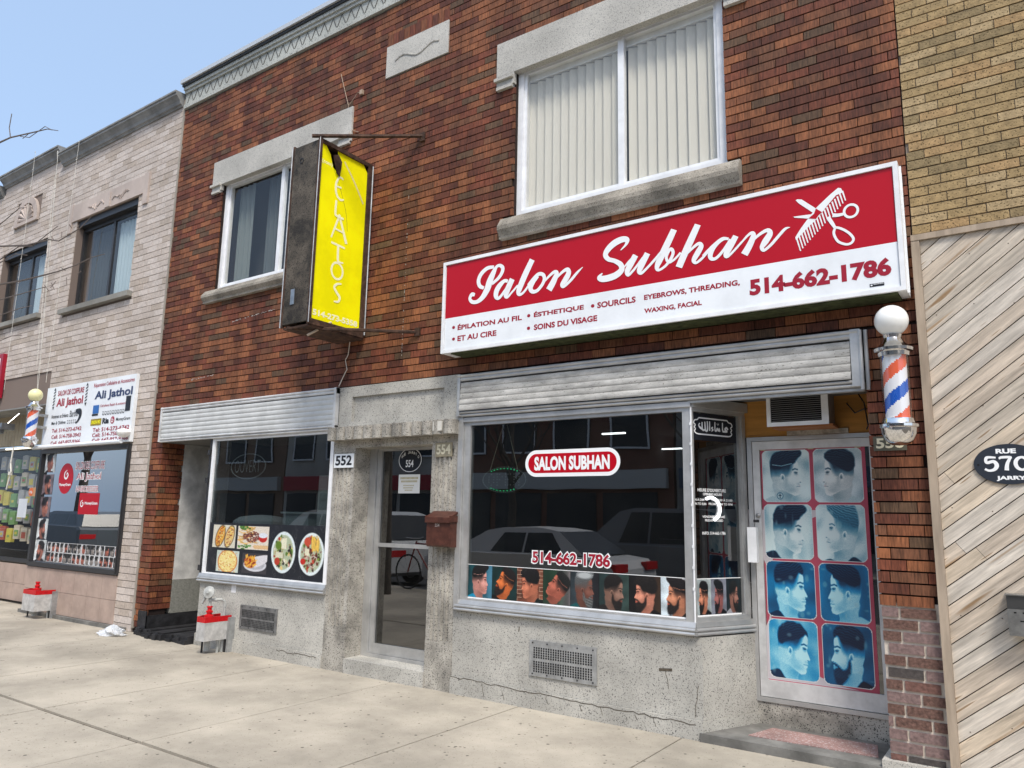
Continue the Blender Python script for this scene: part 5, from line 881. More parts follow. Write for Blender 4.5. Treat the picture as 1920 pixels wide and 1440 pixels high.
for s in ([(.385, 2.135, .016), (.37, 2.15, .016), (.355, 2.135, .016), (.375, 2.122, .014), (.345, 2.12, .014), (.33, 2.125, .012), (.33, 2.185, .010)], [(.30, 2.115, .014), (.295, 2.14, .010), (.285, 2.12, .012), (.275, 2.14, .010), (.265, 2.12, .012), (.252, 2.125, .012), (.252, 2.185, .010)], [(.232, 2.145, .010), (.218, 2.135, .012), (.232, 2.125, .010), (.215, 2.113, .008)], [(.198, 2.115, .012), (.198, 2.185, .010)], [(.175, 2.185, .010), (.175, 2.12, .014), (.155, 2.118, .014), (.15, 2.18, .010)], [(.152, 2.12, .014), (.125, 2.12, .014), (.122, 2.175, .010)], [(.125, 2.12, .014), (.10, 2.135, .016), (.088, 2.15, .010), (.10, 2.165, .010)]): ribbon(m, WS, s, .0016)
for u, v in ((.283, 2.165), (.275, 2.172), (.29, 2.172)): m.flat(WS, ell(u, v, .004, .004, 8), .0016)
m.build('white_lettering', WLET, AR)
HR = thing('window_decal', (-1.93, .2, 1.37), 'white opening hours text on the angled side window of the salon', 'decal', 'window decals'); m = MB()
for t, a, b, c, d in (("HEURE D'OUVERTURE", .065, 1.668, .345, 1.692), ('OPENING HOURS', .115, 1.641, .305, 1.660), ('LUN À DIM', .005, 1.600, .125, 1.622), ('DE 10:00 À 21:00', .20, 1.603, .41, 1.623), ('MON TO SUN', .005, 1.571, .145, 1.589), ('FROM 10AM TO 9PM', .17, 1.573, .41, 1.590), ('VENDREDI FERMÉ', .105, 1.481, .33, 1.502), ('FRIDAY CLOSED', .13, 1.455, .31, 1.472), ('INFO: 514-662-1786', .10, 1.362, .33, 1.384)): text(m, WS, t, a, b, c, d, .0008, .02)
m.build('white_text', WLET, HR)
m = MB(); R0 = [SP(.185 + .088 * math.cos(math.radians(a)), 1.545 + .082 * math.sin(math.radians(a)), -.012) for a in range(-70, 125, 10)]; m.tube(R0, .011, 8); o = m.build('ring_light', mat('ring_lamp', (.9, .92, .95), emit=1.0), smooth=True); o['label'] = 'white curved ring lamp stuck on the angled side window over the opening hours'; o['category'] = 'lamp'
# poster on door 556
DP = thing('haircut_poster', (-1.35, .51, .36), 'sun faded red poster with eight blue tinted haircut portraits filling the salon door', 'poster'); fp = FP(.517)
m = MB(); m.prism(fp, rect(-1.708, .345, -.985, 2.0), -.0015, 0); m.build('poster_sheet', mat('poster_red', (.42, .07, .11), .4, var=.25, vs=2.2), DP)
m = MB(); m.flat(fp, pill(-1.70, .36, -1.66, 1.55), .0003); m.build('faded_margin', mat('poster_faded', (.55, .50, .52), .4), DP)
rows = [(1.605, 1.985), (1.200, 1.590), (.792, 1.185), (.375, .778)]; cols = [(-1.697, -1.358), (-1.332, -1.008)]
hd = [('q', dict(style='quiff', left=False, beard=0, seed=1)), ('h', dict(style='back', left=True, beard=0, seed=2, line=False)), ('h', dict(style='quiff', left=False, tilt=-.1, seed=3, line=False)), ('h', dict(style='spike', left=True, tilt=.12, seed=4, line=False, hair=(.28, .34, .38), hair2=(.75, .80, .82))),
      ('h', dict(style='crop', left=False, seed=5, line=False)), ('h', dict(style='quiff', left=True, seed=6, line=False)), ('h', dict(style='buzz', left=False, tilt=-.12, seed=7, line=False, beard=0)), ('h', dict(style='crop', left=True, beard=1, seed=8, line=False, shirt=(.05, .05, .08)))]
for k, (ty, kw) in enumerate(hd):
    r_, c_ = divmod(k, 2); W_, H_ = 92, 108; bgc = [(.80, .84, .84), (.78, .80, .82), (.80, .86, .84), (.80, .86, .86), (.25, .35, .42), (.30, .40, .5), (.5, .62, .66), (.22, .32, .4)][k]
    if ty == 'f': A = front(W_, H_, bgc, (.90, .88, .87) if k == 3 else (.94, .92, .90), (.30, .38, .42) if k == 3 else (.12, .16, .2), 0, (.7, .74, .74), kw['style'], kw['seed'])
    else: kk = dict(shirt=(.72, .76, .76) if k in (0, 1, 5) else (.10, .12, .16)); kk.update(kw); hr_ = kk.pop('hair', (.07, .09, .14)); A = head(W_, H_, bgc, (.98, .92, .90), hr_, zoom=1.08, **kk)
    if k == 0: A.ell(.36, .12, .07, .07, (.35, .4, .42), .01); A.ell(.36, .12, .055, .055, (.74, .76, .76), .01); A.line([(.36, .08), (.36, .16)], .007, (.1, .12, .15)); A.line([(.335, .13), (.385, .13)], .007, (.1, .12, .15))
    am = (.75, .55, .85, .9, 1, 1, 1, 1)[k]; tintart(A, (.02, .07, .18), (.22, .52, .64) if k < 4 else (.05, .52, .74), (.84, .92, .92) if k < 4 else (.74, .93, .96), am)
    r = np.random.RandomState(40 + k)   # glare and wrinkles of the peeling print
    if k >= 2:
        for _ in range(12): A.ell(r.rand(), r.rand(), r.uniform(.01, .05), r.uniform(.01, .07), (.70, .84, .85), .03, al=.35)
    U, V = A.U, A.V; kx = np.abs(U - .5) - .5 + .11; ky = np.abs(V - .5) - .5 + .10; sd = np.hypot(np.maximum(kx, 0) / .11, np.maximum(ky, 0) / .10); keep = ~((sd > 1) & (kx > 0) & (ky > 0))
    rim = ((sd > .86) & (kx > 0) & (ky > 0)) | (np.abs(U - .5) > .487) | (np.abs(V - .5) > .488); A.c[rim] = (.86, .88, .88)
    A.mesh('portrait', fp, cols[c_][0], rows[r_][0], cols[c_][1], rows[r_][1], .0008, DP, keep=keep)
m = MB()
for x in (-1.69, -1.345, -1.03): m.flat(fp, rect(x - .02, 1.985, x + .02, 2.004), .0016)
m.build('tape', mat('tape_tan', (.5, .45, .3), .6), DP)
# food print of 552
FD = thing('food_banner', (-6.75, .02, .79), 'black printed food panel with four pictures and two oval plates in the window', 'banner')
m = MB(); m.prism(W5, rect(-7.80, .79, -5.85, 1.335), -.0006, 0); m.build('black_panel', BLK, FD); m = MB(); rr = random.Random(5)
for i in range(150):
    x, z = rr.uniform(-7.78, -5.88), rr.uniform(.8, 1.32); r_ = rr.uniform(.012, .03); k = rr.random()
    if k < .5: ribbon(m, W5, [(x + r_ * math.cos(t), z + r_ * 1.2 * math.sin(t), .0035) for t in (0, 1.2, 2.4, 3.6, 4.8)], .0003, closed=rr.random() < .5, k=3)
    else: ribbon(m, W5, [(x, z, .0035), (x + rr.uniform(-.03, .03), z + .03, .0035), (x + rr.uniform(-.04, .04), z + .05, .0035)], .0003, k=3)
m.build('line_doodles', mat('doodle_grey', (.07, .07, .075), .6), FD, kind='stuff')
for kind, a, b, c, d, W_, H_ in (('hotdog', -7.72, 1.065, -7.31, 1.312, 52, 44), ('plate', -7.27, 1.062, -6.74, 1.308, 66, 44), ('pizza', -7.62, .808, -7.22, 1.035, 52, 42), ('wrap', -7.16, .815, -6.74, 1.025, 56, 42)): plate(W_, H_, kind, hash(kind) % 7 + 3 if False else len(kind)).mesh('food_picture', W5, a, b, c, d, .0009, FD)
for kind, cx, s_ in (('salad', -6.492, 8), ('fries', -6.06, 11)):
    A = plate(60, 70, kind, s_); keep = ((A.U - .5) ** 2 + (A.V - .5) ** 2) < .245; A.mesh('plate_picture', W5, cx - .195, .84, cx + .195, 1.27, .0009, FD, keep=keep)
NE = thing('neon_sign', (-7.3, .1, 1.83), 'unlit oval neon sign reading OUVERT in the food shop window', 'sign'); fn = FP(.10); m = MB(); P = [fn(-7.30 + .31 * math.cos(t * .2618), 1.965 + .14 * math.sin(t * .2618)) for t in range(25)]; m.tube(P, .006, 6); m.build('tube_oval', mat('neon_grey', (.42, .45, .46), .4), NE)
m = MB(); text(m, fn, 'OUVERT', -7.54, 1.895, -7.08, 2.035, 0, -.012); m.build('tube_letters', MATS['neon_grey'], NE)
# things inside the food window
LASTO = [None]
def simple(name, mb, mt, label, cat, smooth=False, group=None):
    o = mb.build(name, mt, smooth=smooth); LASTO[0] = o; o['label'] = label; o['category'] = cat
    if group: o['group'] = group
    return o
m = MB(); m.lathe(-7.35, .38, [(.0, 1.0), (.30, 1.0), (.32, 1.30), (.31, 1.36), (.24, 1.405), (.10, 1.425), (.0, 1.43)], 28); simple('cooking_dome', m, CURT, 'pale rounded cooker lid standing behind the hot dog picture', 'cooker', True)
m = MB(); m.prism(lambda u, v, w=0.: (u, v, w), rect(-6.75, .2, -6.35, .45), 1.33, 1.45); m.prism(lambda u, v, w=0.: (u, v, w), rect(-6.78, .18, -6.32, .47), 1.45, 1.47); simple('plastic_tub', m, mat('tub', (.62, .72, .72), .4), 'pale plastic tub behind the printed food panel', 'tub')
m = MB(); m.box(-6.22, .2, 1.33, -6.02, .4, 1.85); m.box(-6.18, .19, 1.6, -6.05, .2, 1.8); simple('paper_roll_box', m, mat('tall_box', (.75, .80, .78), .6), 'tall pale box at the right end of the food shop window', 'box')
# gas meter guards
def guard(label, x0, x1, y, z0, z1, grp='gas meter guards'):
    t = thing('gas_guard', ((x0 + x1) / 2, y / 2, 0), label, 'gas meter guard', grp); m = MB(); b = .0; zb = z1 - .055
    P = [(x0, y + .10), (x0 + .06, y), (x1, y), (x1, -.03), (x1 - .012, -.03), (x1 - .012, y + .012), (x0 + .066, y + .012), (x0 + .012, y + .104), (x0 + .012, -.03), (x0, -.03)]
    mp = lambda u, v, w=0.: (u, v, w); m.prism(mp, P, z0, zb - .001); m.build('sheet_panel', GREYP, t); m = MB(); m.prism(mp, P, zb, z1); m.build('red_band', REDP, t)
    m = MB(); m.box(x0 + .03, y + .09, 0, x0 + .045, y + .105, z0 - .001); m.box(x1 - .03, -.08, 0, x1 - .012, -.06, z0 - .001); m.build('leg', BLACKM, t); m = MB(); m.box(x1 + .002, -.075, 0, x1 + .030, -.0, z1 - .02); m.build('side_post', GALV, t)
    m = MB(); cx, cy = x0 + (x1 - x0) * .42, y + .12; m.tube([(cx, cy, .02), (cx, cy, z1 + .01)], .03, 10); m.tube([(x1 - .05, y + .2, .0), (x1 - .05, y + .2, z0 + .05)], .014, 8); m.build('riser_pipe', PIPE, t)
    m = MB(); m.lathe(cx, cy, [(0, z1 - .02), (.05, z1 - .015), (.048, z1 + .006), (.028, z1 + .016), (.026, z1 + .03), (.034, z1 + .034), (.034, z1 + .05), (.022, z1 + .055), (.022, z1 + .08), (.03, z1 + .083), (.028, z1 + .098), (0, z1 + .10)], 16); m.box(cx - .045, cy - .012, z1 + .035, cx + .045, cy + .012, z1 + .05); m.build('red_valve', REDP, t, smooth=False)
    return t, cx, cy
g1, cx, cy = guard('grey gas guard with red band beside the tarred doorstep of 552', -7.405, -7.20, -.34, .135, .375)
GR = thing('gas_regulator', (cx, cy, .45), 'grey round gas regulator with bent pipes above the guard beside doorstep 552', 'gas regulator')
m = MB(); m.lathe(0, 0, [(0, 0), (.055, .004), (.062, .008), (.062, .018), (.045, .022), (.028, .028), (.016, .040), (0, .041)], 24); o = m.build('diaphragm', PIPE, GR, smooth=True); o.rotation_euler = (math.radians(78), 0, math.radians(25)); o.location = (.005, -.02, .165)
m = MB(); m.tube([(cx, cy, .455), (cx, cy, .60)], .014, 10); m.tube([(cx - .045, cy - .03, .64), (cx - .05, cy - .035, .54), (cx - .075, cy - .045, .50)], .014, 8); m.tube([(cx - .06, cy - .03, .63), (cx, cy - .01, .63)], .017, 8); m.lathe(cx, cy, [(.018, .52), (.022, .522), (.022, .545), (.018, .548)], 10); m.build('elbow', PIPE, GR)
m = MB(); m.tube([(cx, cy, .535), (cx + .05, cy + .10, .535), (cx + .06, cy + .125, .52), (cx + .065, cy + .135, .48), (cx + .065, cy + .135, .0)], .016, 10); m.tube([(cx + .02, cy + .04, .535), (cx + .03, cy + .06, .535)], .021, 10); m.tube([(cx + .065, cy + .135, .485), (cx + .065, cy + .135, .46)], .021, 10); m.build('vent_pipe', PIPE, GR)
# plastic bag
m = MB(); r = random.Random(9); n, K = 22, 9
for i in range(K + 1):
    for k in range(n): t = 2 * math.pi * k / n; h = i / K; rad = (1 - h ** 2.2) * (1 + .25 * math.sin(3 * t + i) + r.uniform(-.14, .14)); m.v.append((-9.15 + .19 * rad * math.cos(t), -.24 + .12 * rad * math.sin(t), .004 + .10 * h * (1 + r.uniform(-.25, .25))))
for i in range(K):
    for k in range(n): q = (k + 1) % n; m.f.append((i * n + k, i * n + q, (i + 1) * n + q, (i + 1) * n + k)); m.m.append(0)
bagm = mat('plastic_film', (.80, .83, .86), .18, spec=.7); bagm.node_tree.nodes['Principled BSDF'].inputs['Alpha'].default_value = .62
simple('plastic_bag', m, bagm, 'crumpled translucent plastic bag on the sidewalk at the foot of the brick pier', 'bag')

# ============================================================ PINK BUILDING
PB = thing('pink_brick_building', (-13, 0, 0), 'pale pink brick two storey building left of the red one, moulded grey cornice', 'building')
wa = (-11.88, 4.42, -10.12, 5.83); wb = (-14.45, 4.48, -12.80, 5.76); ph = [wa, wb, (-12.02, 5.83, -9.98, 6.10), (-12.10, 0, -9.60, 3.74), (-25, 0, -12.10, 3.5), (-11.98, 4.32, -10.02, 4.42), (-14.6, 4.38, -12.70, 4.48), (-14.12, 6.15, -13.22, 6.62)]
wm = MB(); windowed(wm, F0, -22, 0, -9.19, 6.95, [wa, wb, (-12.10, .0, -9.60, 2.30), (-25, 0, -12.10, 2.98)], -.016); wm.box(-22, .3, 6.9, -9.19, 10, 6.95)
for (a, b, c, d) in (wa, wb):
    for q in (((a, b), (a, d)), ((c, d), (c, b)), ((a, d), (c, d)), ((c, b), (a, b))): wm.quad((q[0][0], .011, q[0][1]), (q[0][0], .3, q[0][1]), (q[1][0], .3, q[1][1]), (q[1][0], .011, q[1][1]))
wm.build('wall', MORT_P, PB)
ph2 = [h for h in ph if h != ph[3]] + [(-12.10, 0, -9.62, 2.30)]
bricks(PB, [(F0, [(-22, 0, -9.195, 6.93)], ph2, .0845, .232, BKP, (45, 35, 20), .0, 0, 0)], MORT_P, joint=.008)
m = MB(); m.box(-9.19, -.006, .05, -9.152, .03, 7.0); m.build('party_strip', mat('render_strip', (.34, .30, .25), .9, dirt=.3), PB)
def cornice(x0, x1, z0):
    m = MB(); pr = [(.2, z0), (-.02, z0), (-.03, z0 + .02), (-.05, z0 + .03), (-.065, z0 + .07), (-.10, z0 + .11), (-.125, z0 + .13), (-.125, z0 + .16), (-.14, z0 + .165), (-.14, z0 + .19), (.2, z0 + .2)]
    m.prism(lambda u, v, w=0.: (w, u, v), pr, x0, x1); m.build('cornice', CORN, PB)
cornice(-12.55, -9.20, 6.90); cornice(-14.72, -12.56, 7.04); cornice(-22, -14.75, 6.90); m = MB(); m.box(-14.70, .0, 6.93, -12.58, .2, 7.04); m.build('parapet_block', BKP[0], PB)
def darkwin(h, xm, nm):
    a, b, c, d = h; m = MB(); f = FP(.11); frame(m, f, a, b, c, d, .05, -.06, 0, tt=.16); m.prism(f, rect(xm - .025, b + .05, xm + .025, d - .16), -.05, -.005); m.box(a, .03, d - .10, c, .11, d); w = m.build('window_frame', DBRONZE, PB)
    for p, q in ((a + .05, xm - .025), (xm + .025, c - .05)): g = MB(); g.box(p, .13, b + .05, q, .136, d - .16); g.build('pane', G_UP, w)
    return w
w = darkwin(wa, -10.95, 1); curtain(-10.93, -10.2, 4.48, 5.65, .20, 8, mat('curtain_blue', (.40, .50, .56), .9), w); curtain(-11.8, -11.0, 4.48, 5.65, .25, 9, mat('screen_dark', (.045, .055, .06), .9), w, .012)
w = darkwin(wb, -13.55, 2); curtain(-13.5, -12.9, 4.55, 5.6, .20, 7, MATS['curtain_blue'], w); curtain(-14.35, -13.6, 4.55, 5.6, .25, 7, MATS['screen_dark'], w, .012)
m = MB(); m.box(-15, .5, 4.2, -9.9, .55, 6); m.build('room_back', rm, PB)
m = MB(); m.box(-12.02, -.02, 5.832, -9.98, .1, 6.10)
for x in (-12.14, -9.98): m.box(x, -.026, 5.66, x + .12, .03, 6.12)
m.box(-11.02, -.035, 5.84, -10.88, -.02, 6.06)
m.build('stone_lintel', STONEP, PB); m = MB()
rr = random.Random(2)
for sx in (-1, 1):
    for i in range(9): t = i / 9; m.tube([(-10.95 + sx * (.12 + t * .45), -.022, 5.93 + .04 * math.sin(t * 9)), (-10.95 + sx * (.18 + t * .45), -.026, 5.96 + rr.uniform(-.03, .04))], [.012, .005], 5)
m.build('carved_garland', STONEP, PB)
for h in (wa, wb): m = MB(); m.box(h[0] - .12, -.07, h[1] - .075, h[2] + .10, .1, h[1] - .002); m.build('window_sill', mat('sill_grey', (.28, .27, .24), .9, dirt=.3), PB)
m = MB(); C = (-13.68, 6.22); n = 20; out = [(C[0] + .42 * math.cos(math.pi * i / n), C[1] + .42 * math.sin(math.pi * i / n)) for i in range(n + 1)]; inn = [(C[0] + .30 * math.cos(math.pi * i / n), C[1] + .31 * math.sin(math.pi * i / n)) for i in range(n + 1)]
for i in range(n): m.prism(F0, [out[i], out[i + 1], inn[i + 1], inn[i]], -.01, .035)
m.box(C[0] - .43, -.035, C[1] - .06, C[0] + .43, .01, C[1]); 
for i in range(9): t = math.pi * (i + .5) / 9; m.tube([(C[0], -.01, C[1] + .02), (C[0] + .27 * math.cos(t), -.012, C[1] + .28 * math.sin(t))], [.012, .04], 6)
m.build('shell_ornament', STONEP, PB)
# tiled base under the windows
tb = MB(); tb.box(-12.10, .012, 0, -9.60, .3, .64); tb.box(-22, .45, -.02, -12.08, .6, .58); tb.box(-12.105, .012, 0, -12.08, .6, 2.98); tb.build('tile_backing', JOINT, PB)
def tile(x0, x1, z0, z1, y, proto={}):
    me = bpy.data.meshes.new('tile'); b = bmesh.new(); bmesh.ops.create_cube(b, size=1); bmesh.ops.scale(b, vec=(x1 - x0, .03, z1 - z0), verts=b.verts); b.to_mesh(me); b.free(); me.materials.append(TILE)
    q = bpy.data.objects.new('tile', me); COL.objects.link(q); q.parent = PB; q.location = Vector(((x0 + x1) / 2, y, (z0 + z1) / 2)) - PB.location
for i in range(7):
    x0 = -12.085 + i * .354; x1 = min(x0 + .350, -9.605)
    for (a, b) in ((.05, .335), (.339, .635)): tile(x0, x1, a, b, .008)
for i in range(9):
    x0 = -15.3 + i * .36
    for (a, b) in ((.02, .28), (.284, .575)): tile(x0, x0 + .356, a, b, .44)
m = MB(); m.box(-12.1, -.05, -.005, -9.3, .02, .045); m.build('cement_curb', STEPC, PB)
# barber window of the pink building
m = MB(); frame(m, FP(.0), -12.06, .645, -9.60, 2.30, .06, -.06, .03); m.box(-9.64, -.045, .66, -9.62, .0, 2.3); w = m.build('barber_window', DBRONZE, PB); m = MB(); m.box(-12.0, .02, .705, -9.66, .026, 2.24); m.build('pane', G_ALI, w)
room(-12.05, -9.6, .3, 3.5, .02, 2.5, mat('interior_mid', (.16, .18, .18), .9), parent=PB); m = MB(); m.box(-10.9, .4, .6, -10.6, .8, 2.3); m.box(-11.2, .5, .6, -10.9, .52, 2.0); m.build('curtain_panel', CURT, PB)
# left shop
m = MB(); frame(m, FP(.45), -16, .60, -12.12, 2.45, .06, -.05, .0); w = m.build('left_shop_window', DBRONZE, PB); m = MB(); m.box(-15.9, .47, .66, -12.2, .476, 2.4); m.build('pane', G_LEFT, w)
room(-16, -12.1, .6, 3, 0.02, 2.45, rm, parent=PB)
for i in range(30): m = MB(); x = -15.6 + i * .1145; m.box(x, .42, 2.47, x + .105, .47, 3.0); m.build('cladding_board', BEIGE, PB)
m = MB(); m.box(-16, -.0, 2.98, -12.09, .45, 3.0); m.box(-14.6, .40, 2.40, -12.3, .46, 2.44); m.build('shop_soffit', CORN, PB); m = MB(); m.box(-14.3, .38, 2.41, -12.9, .40, 2.43); m.build('strip_light', mat('strip_glow', (1, .93, .75), emit=1.3), PB)
rr = random.Random(11); pk = [mat('pack_yellow', (.70, .60, .08), .5), mat('pack_green', (.20, .38, .12), .5), mat('pack_red', (.50, .10, .05), .6), mat('pack_grey', (.45, .45, .43), .6), mat('pack_cream', (.70, .62, .45), .6)]
for r_ in range(5):
    for i in range(10):
        m = MB(); x = -15.0 + i * .27 + .04 * (r_ % 2); z = 2.10 - r_ * .29 - .03 * (i % 3); m.prism(FP(.62), [(x, z), (x + .2, z + .004), (x + .215, z + .22), (x + .1, z + .235), (x + .006, z + .225)], -.06, 0)
        pc = rr.choice(pk); simple('goods_pack', m, pc, '%s snack pack in the left shop window, %s row, %s from the right' % (pc.name.split('_')[1], ('top', 'second', 'middle', 'fourth', 'bottom')[r_], 'tenth ninth eighth seventh sixth fifth fourth third second first'.split()[i]), 'pack', group='packs in the left shop window')
        pm = MB(); pm.box(-.075, -.0455, .05, .06, -.0405, .15); pm.mi = 1; pm.box(-.05, -.048, .08, .03, -.046, .12); po = pm.build('pack_print', [rr.choice(pk), rr.choice(pk)]); po.parent = LASTO[0]; po.location = (0, -.034, .05)
SR = thing('round_tag_sign', (-13.3, .47, 1.66), 'orange rounded sign reading ria inside the left shop window', 'sign'); fq = FP(.465); m = MB(); m.prism(fq, pill(-13.45, 1.64, -12.98, 1.78), 0, .002); m.build('tag', mat('tag_tan', (.55, .30, .16), .5), SR); m = MB(); m.prism(fq, ell(-13.36, 1.71, .075, .065), .0025, .004); m.build('badge', mat('badge_orange', (.75, .16, .04), .5), SR); m = MB(); text(m, fq, 'ria', -13.41, 1.685, -13.31, 1.735, .0045, .02); m.build('badge_text', WLET, SR)
m = MB(); m.box(-13.75, .462, 1.30, -13.45, .466, 1.60); simple('paper_notice', m, WPAINT, 'white paper notice taped low in the left shop window', 'notice')
RS = thing('red_shop_sign', (-14.3, -.04, 3.3), 'red shop sign with white lettering cut off by the left picture edge', 'sign'); m = MB(); m.box(-15.2, -.06, 3.20, -13.72, -.0, 3.93); m.build('board', REDL, RS); m = MB(); text(m, FP(-.06), 'CADEAUX OUI', -15.1, 3.62, -13.80, 3.86, .002, .04); text(m, FP(-.06), 'EPICERIE VARIETES', -15.1, 3.46, -13.80, 3.54, .002, .03); m.build('lettering', WLET, RS)
barber('barber_pole', 'worn barber pole with yellowed globe left of the white barber sign board', -11.95, -.24, 2.31, .97, BULBY, .098)
# Ali board
AB = thing('sign_board', (-10.8, -.03, 2.3), 'white barber and phone repair sign board with red and blue lettering above the barber window', 'sign'); fa = FP(-.05)
m = MB(); m.box(-12.03, -.048, 2.325, -9.585, -.004, 3.215); m.build('board', WPAINT, AB)
RA = mat('print_red', (.36, .02, .05), .5); NA = mat('print_navy', (.03, .05, .13), .5); KA = BLK
def lines(L, mt, nm, w=.0015, par=AB, f=fa):
    for t, a, b, c, d, bo in L: m = MB(); text(m, f, t, a, b, c, d, w, bo); m.build(nm, mt, par)
lines([('SALON DE COIFFURE', -11.69, 3.07, -10.93, 3.15, .02), ('Ali Jathol', -11.70, 2.88, -10.93, 3.03, .03), ('Tel: 514-273-6742', -11.74, 2.535, -10.88, 2.59, .015), ('Cell. 514-758-3943', -11.73, 2.445, -10.88, 2.50, .015), ('Cell. 647-857-9366', -11.73, 2.355, -10.88, 2.41, .015), ('Réparation Cellulaire et Accessoires', -10.66, 3.10, -9.62, 3.17, .01), ('Cell phone Repair & accessories', -10.43, 2.815, -9.74, 2.86, .01), ('Tel: 514-273-6742', -10.56, 2.49, -9.63, 2.545, .015), ('Cell: 514-758-3943', -10.56, 2.42, -9.63, 2.472, .015), ('Cell: 647-857-9366', -10.55, 2.35, -9.63, 2.40, .015)], RA, 'red_lettering')
lines([('Ali Jathol', -10.61, 2.91, -9.64, 3.055, .03)], NA, 'blue_lettering'); lines([('Hommes et Enfants', -11.80, 2.745, -11.3, 2.80, .01), ('Barber', -11.26, 2.74, -11.0, 2.83, 0.), ('Men & Children', -11.78, 2.65, -11.36, 2.70, .01), ('Ria', -10.33, 2.59, -10.16, 2.67, .05), ('MoneyGram', -9.98, 2.60, -9.63, 2.655, .01)], KA, 'black_lettering')
m = MB()
for x in (-11.79, -10.85):
    for i in range(5): m.flat(fa, [(x - .03, 2.93 + i * .045), (x + .03, 2.955 + i * .045), (x + .03, 2.975 + i * .045), (x - .03, 2.95 + i * .045)], .0015)
    m.flat(fa, [(x - .03, 2.92), (x + .03, 2.92), (x, 2.87)], .0015); m.flat(fa, [(x - .03, 3.16), (x + .03, 3.16), (x, 3.205)], .0015)
ribbon(m, fa, [(-11.10, 2.82, .04), (-10.98, 2.80, .09), (-10.96, 2.74, .07), (-11.0, 2.68, .04), (-11.06, 2.64, .02)], .0017); 
for i in range(5): x = -11.32 + i * .055; ribbon(m, fa, [(x, 2.69, .006), (x + .03, 2.69, .006), (x + .03, 2.65, .008), (x + .008, 2.655, .008)], .0015)
for i in range(9): x = -10.36 + i * .064; ribbon(m, fa, [(x, 2.755, .006), (x + .045, 2.755, .006), (x + .045, 2.715, .009), (x + .012, 2.72, .009), (x + .02, 2.74, .007)], .0015)
m.flat(fa, rect(-9.78, 2.73, -9.66, 2.93), .0016); m.flat(fa, rect(-10.63, 2.715, -10.47, 2.74), .0016); m.build('black_graphics', KA, AB, kind='stuff'); m = MB(); m.flat(fa, rect(-10.62, 2.745, -10.46, 2.86), .0016); m.build('laptop_screen', mat('screen_blue', (.03, .14, .42), .4), AB); m = MB(); m.flat(fa, rect(-10.64, 2.58, -10.36, 2.67), .0016); m.build('transfer_badge', mat('badge_gold', (.30, .22, .02), .5), AB); m = MB(); text(m, fa, 'UNION WU', -10.62, 2.60, -10.38, 2.65, .0022, .03); m.build('badge_lettering', YEL, AB)
def swirl(mb, f, cx, cz, r, w): ribbon(mb, f, [(cx + r * .1, cz + r * .75, r * .1), (cx - r * .6, cz + r * .3, r * .25), (cx - r * .55, cz - r * .45, r * .3), (cx + r * .1, cz - r * .65, r * .3), (cx + r * .55, cz - r * .1, r * .28), (cx + r * .2, cz + r * .25, r * .22), (cx - r * .05, cz - r * .1, r * .12)], w)
m = MB(); m.flat(fa, ell(-10.07, 2.63, .05, .05, 20), .0016); m.build('money_disc', RA, AB); m = MB(); swirl(m, fa, -10.07, 2.63, .04, .0022); m.build('money_swirl', WLET, AB)
m = MB(); m.tube([(-12.1, -.12, 2.325), (-9.66, -.12, 2.325)], .028, 10); m.tube([(-12.0, -.12, 2.33), (-12.0, 0, 2.36)], .01, 6); m.tube([(-9.8, -.12, 2.33), (-9.8, 0, 2.36)], .01, 6); simple('white_pipe', m, WPAINT, 'white horizontal tube between the barber sign board and the dark window', 'tube')
m = MB(); prof = [(0, 0), (.035, .005), (.06, .02), (.085, .05), (.088, .075), (.07, .10), (.04, .115), (0, .12)]; m.lathe(-9.66, -.10, [(r_ , 2.37 + z) for r_, z in prof], 20); simple('bulb_lamp', m, BULB, 'round white lamp globe at the lower right corner of the barber sign board', 'lamp', True)
# decals of the barber window
fw = FP(.0185)
CD = thing('window_decal', (-11.3, .0, 1.68), 'round red decal with white swirl in the pink building barber window', 'decal', 'barber window decals'); m = MB(); m.prism(fw, ell(-11.30, 1.875, .205, .215), -.0, .0008); m.build('disc', RED, CD); m = MB(); swirl(m, fw, -11.29, 1.93, .085, .0014); text(m, fw, 'MoneyGram', -11.47, 1.76, -11.14, 1.81, .0014, .03); m.build('white_print', WLET, CD)
CS = thing('window_decal', (-10.6, .0, 1.38), 'square red decal with white swirl and lettering in the barber window', 'decal', 'barber window decals'); m = MB(); m.prism(fw, rect(-10.85, 1.385, -10.32, 1.67), 0, .0008); m.build('square', RED, CS); m = MB(); swirl(m, fw, -10.76, 1.53, .06, .0014); text(m, fw, 'MoneyGram', -10.69, 1.505, -10.35, 1.555, .0014, .03); m.build('white_print', WLET, CS)
CT = thing('window_decal', (-10.6, .0, 1.68), 'white and red lettering Salon de Coiffure Ali Jathol Hairdresser on the barber window', 'decal', 'barber window decals')
LT = [('SALON DE COIFFURE', -11.05, 1.995, -10.28, 2.10), ('Ali Jathol', -11.0, 1.83, -10.34, 1.945), ('HAIRDRESSER', -10.97, 1.69, -10.37, 1.765)]
m = MB()
for t, a, b, c, d in LT: text(m, fw, t, a - .008, b - .008, c + .008, d + .008, .0006, .07)
m.build('white_outline', WLET, CT); m = MB()
for t, a, b, c, d in LT: text(m, fw, t, a, b, c, d, .0013, .0)
m.build('red_lettering', RA, CT)
CH = thing('haircut_banner', (-10.7, .0, .7), 'two rows of small haircut portraits along the bottom of the barber window', 'banner', 'barber window decals'); A = Art(16 * 22, 2 * 24, (.78, .78, .78)); r = np.random.RandomState(4)
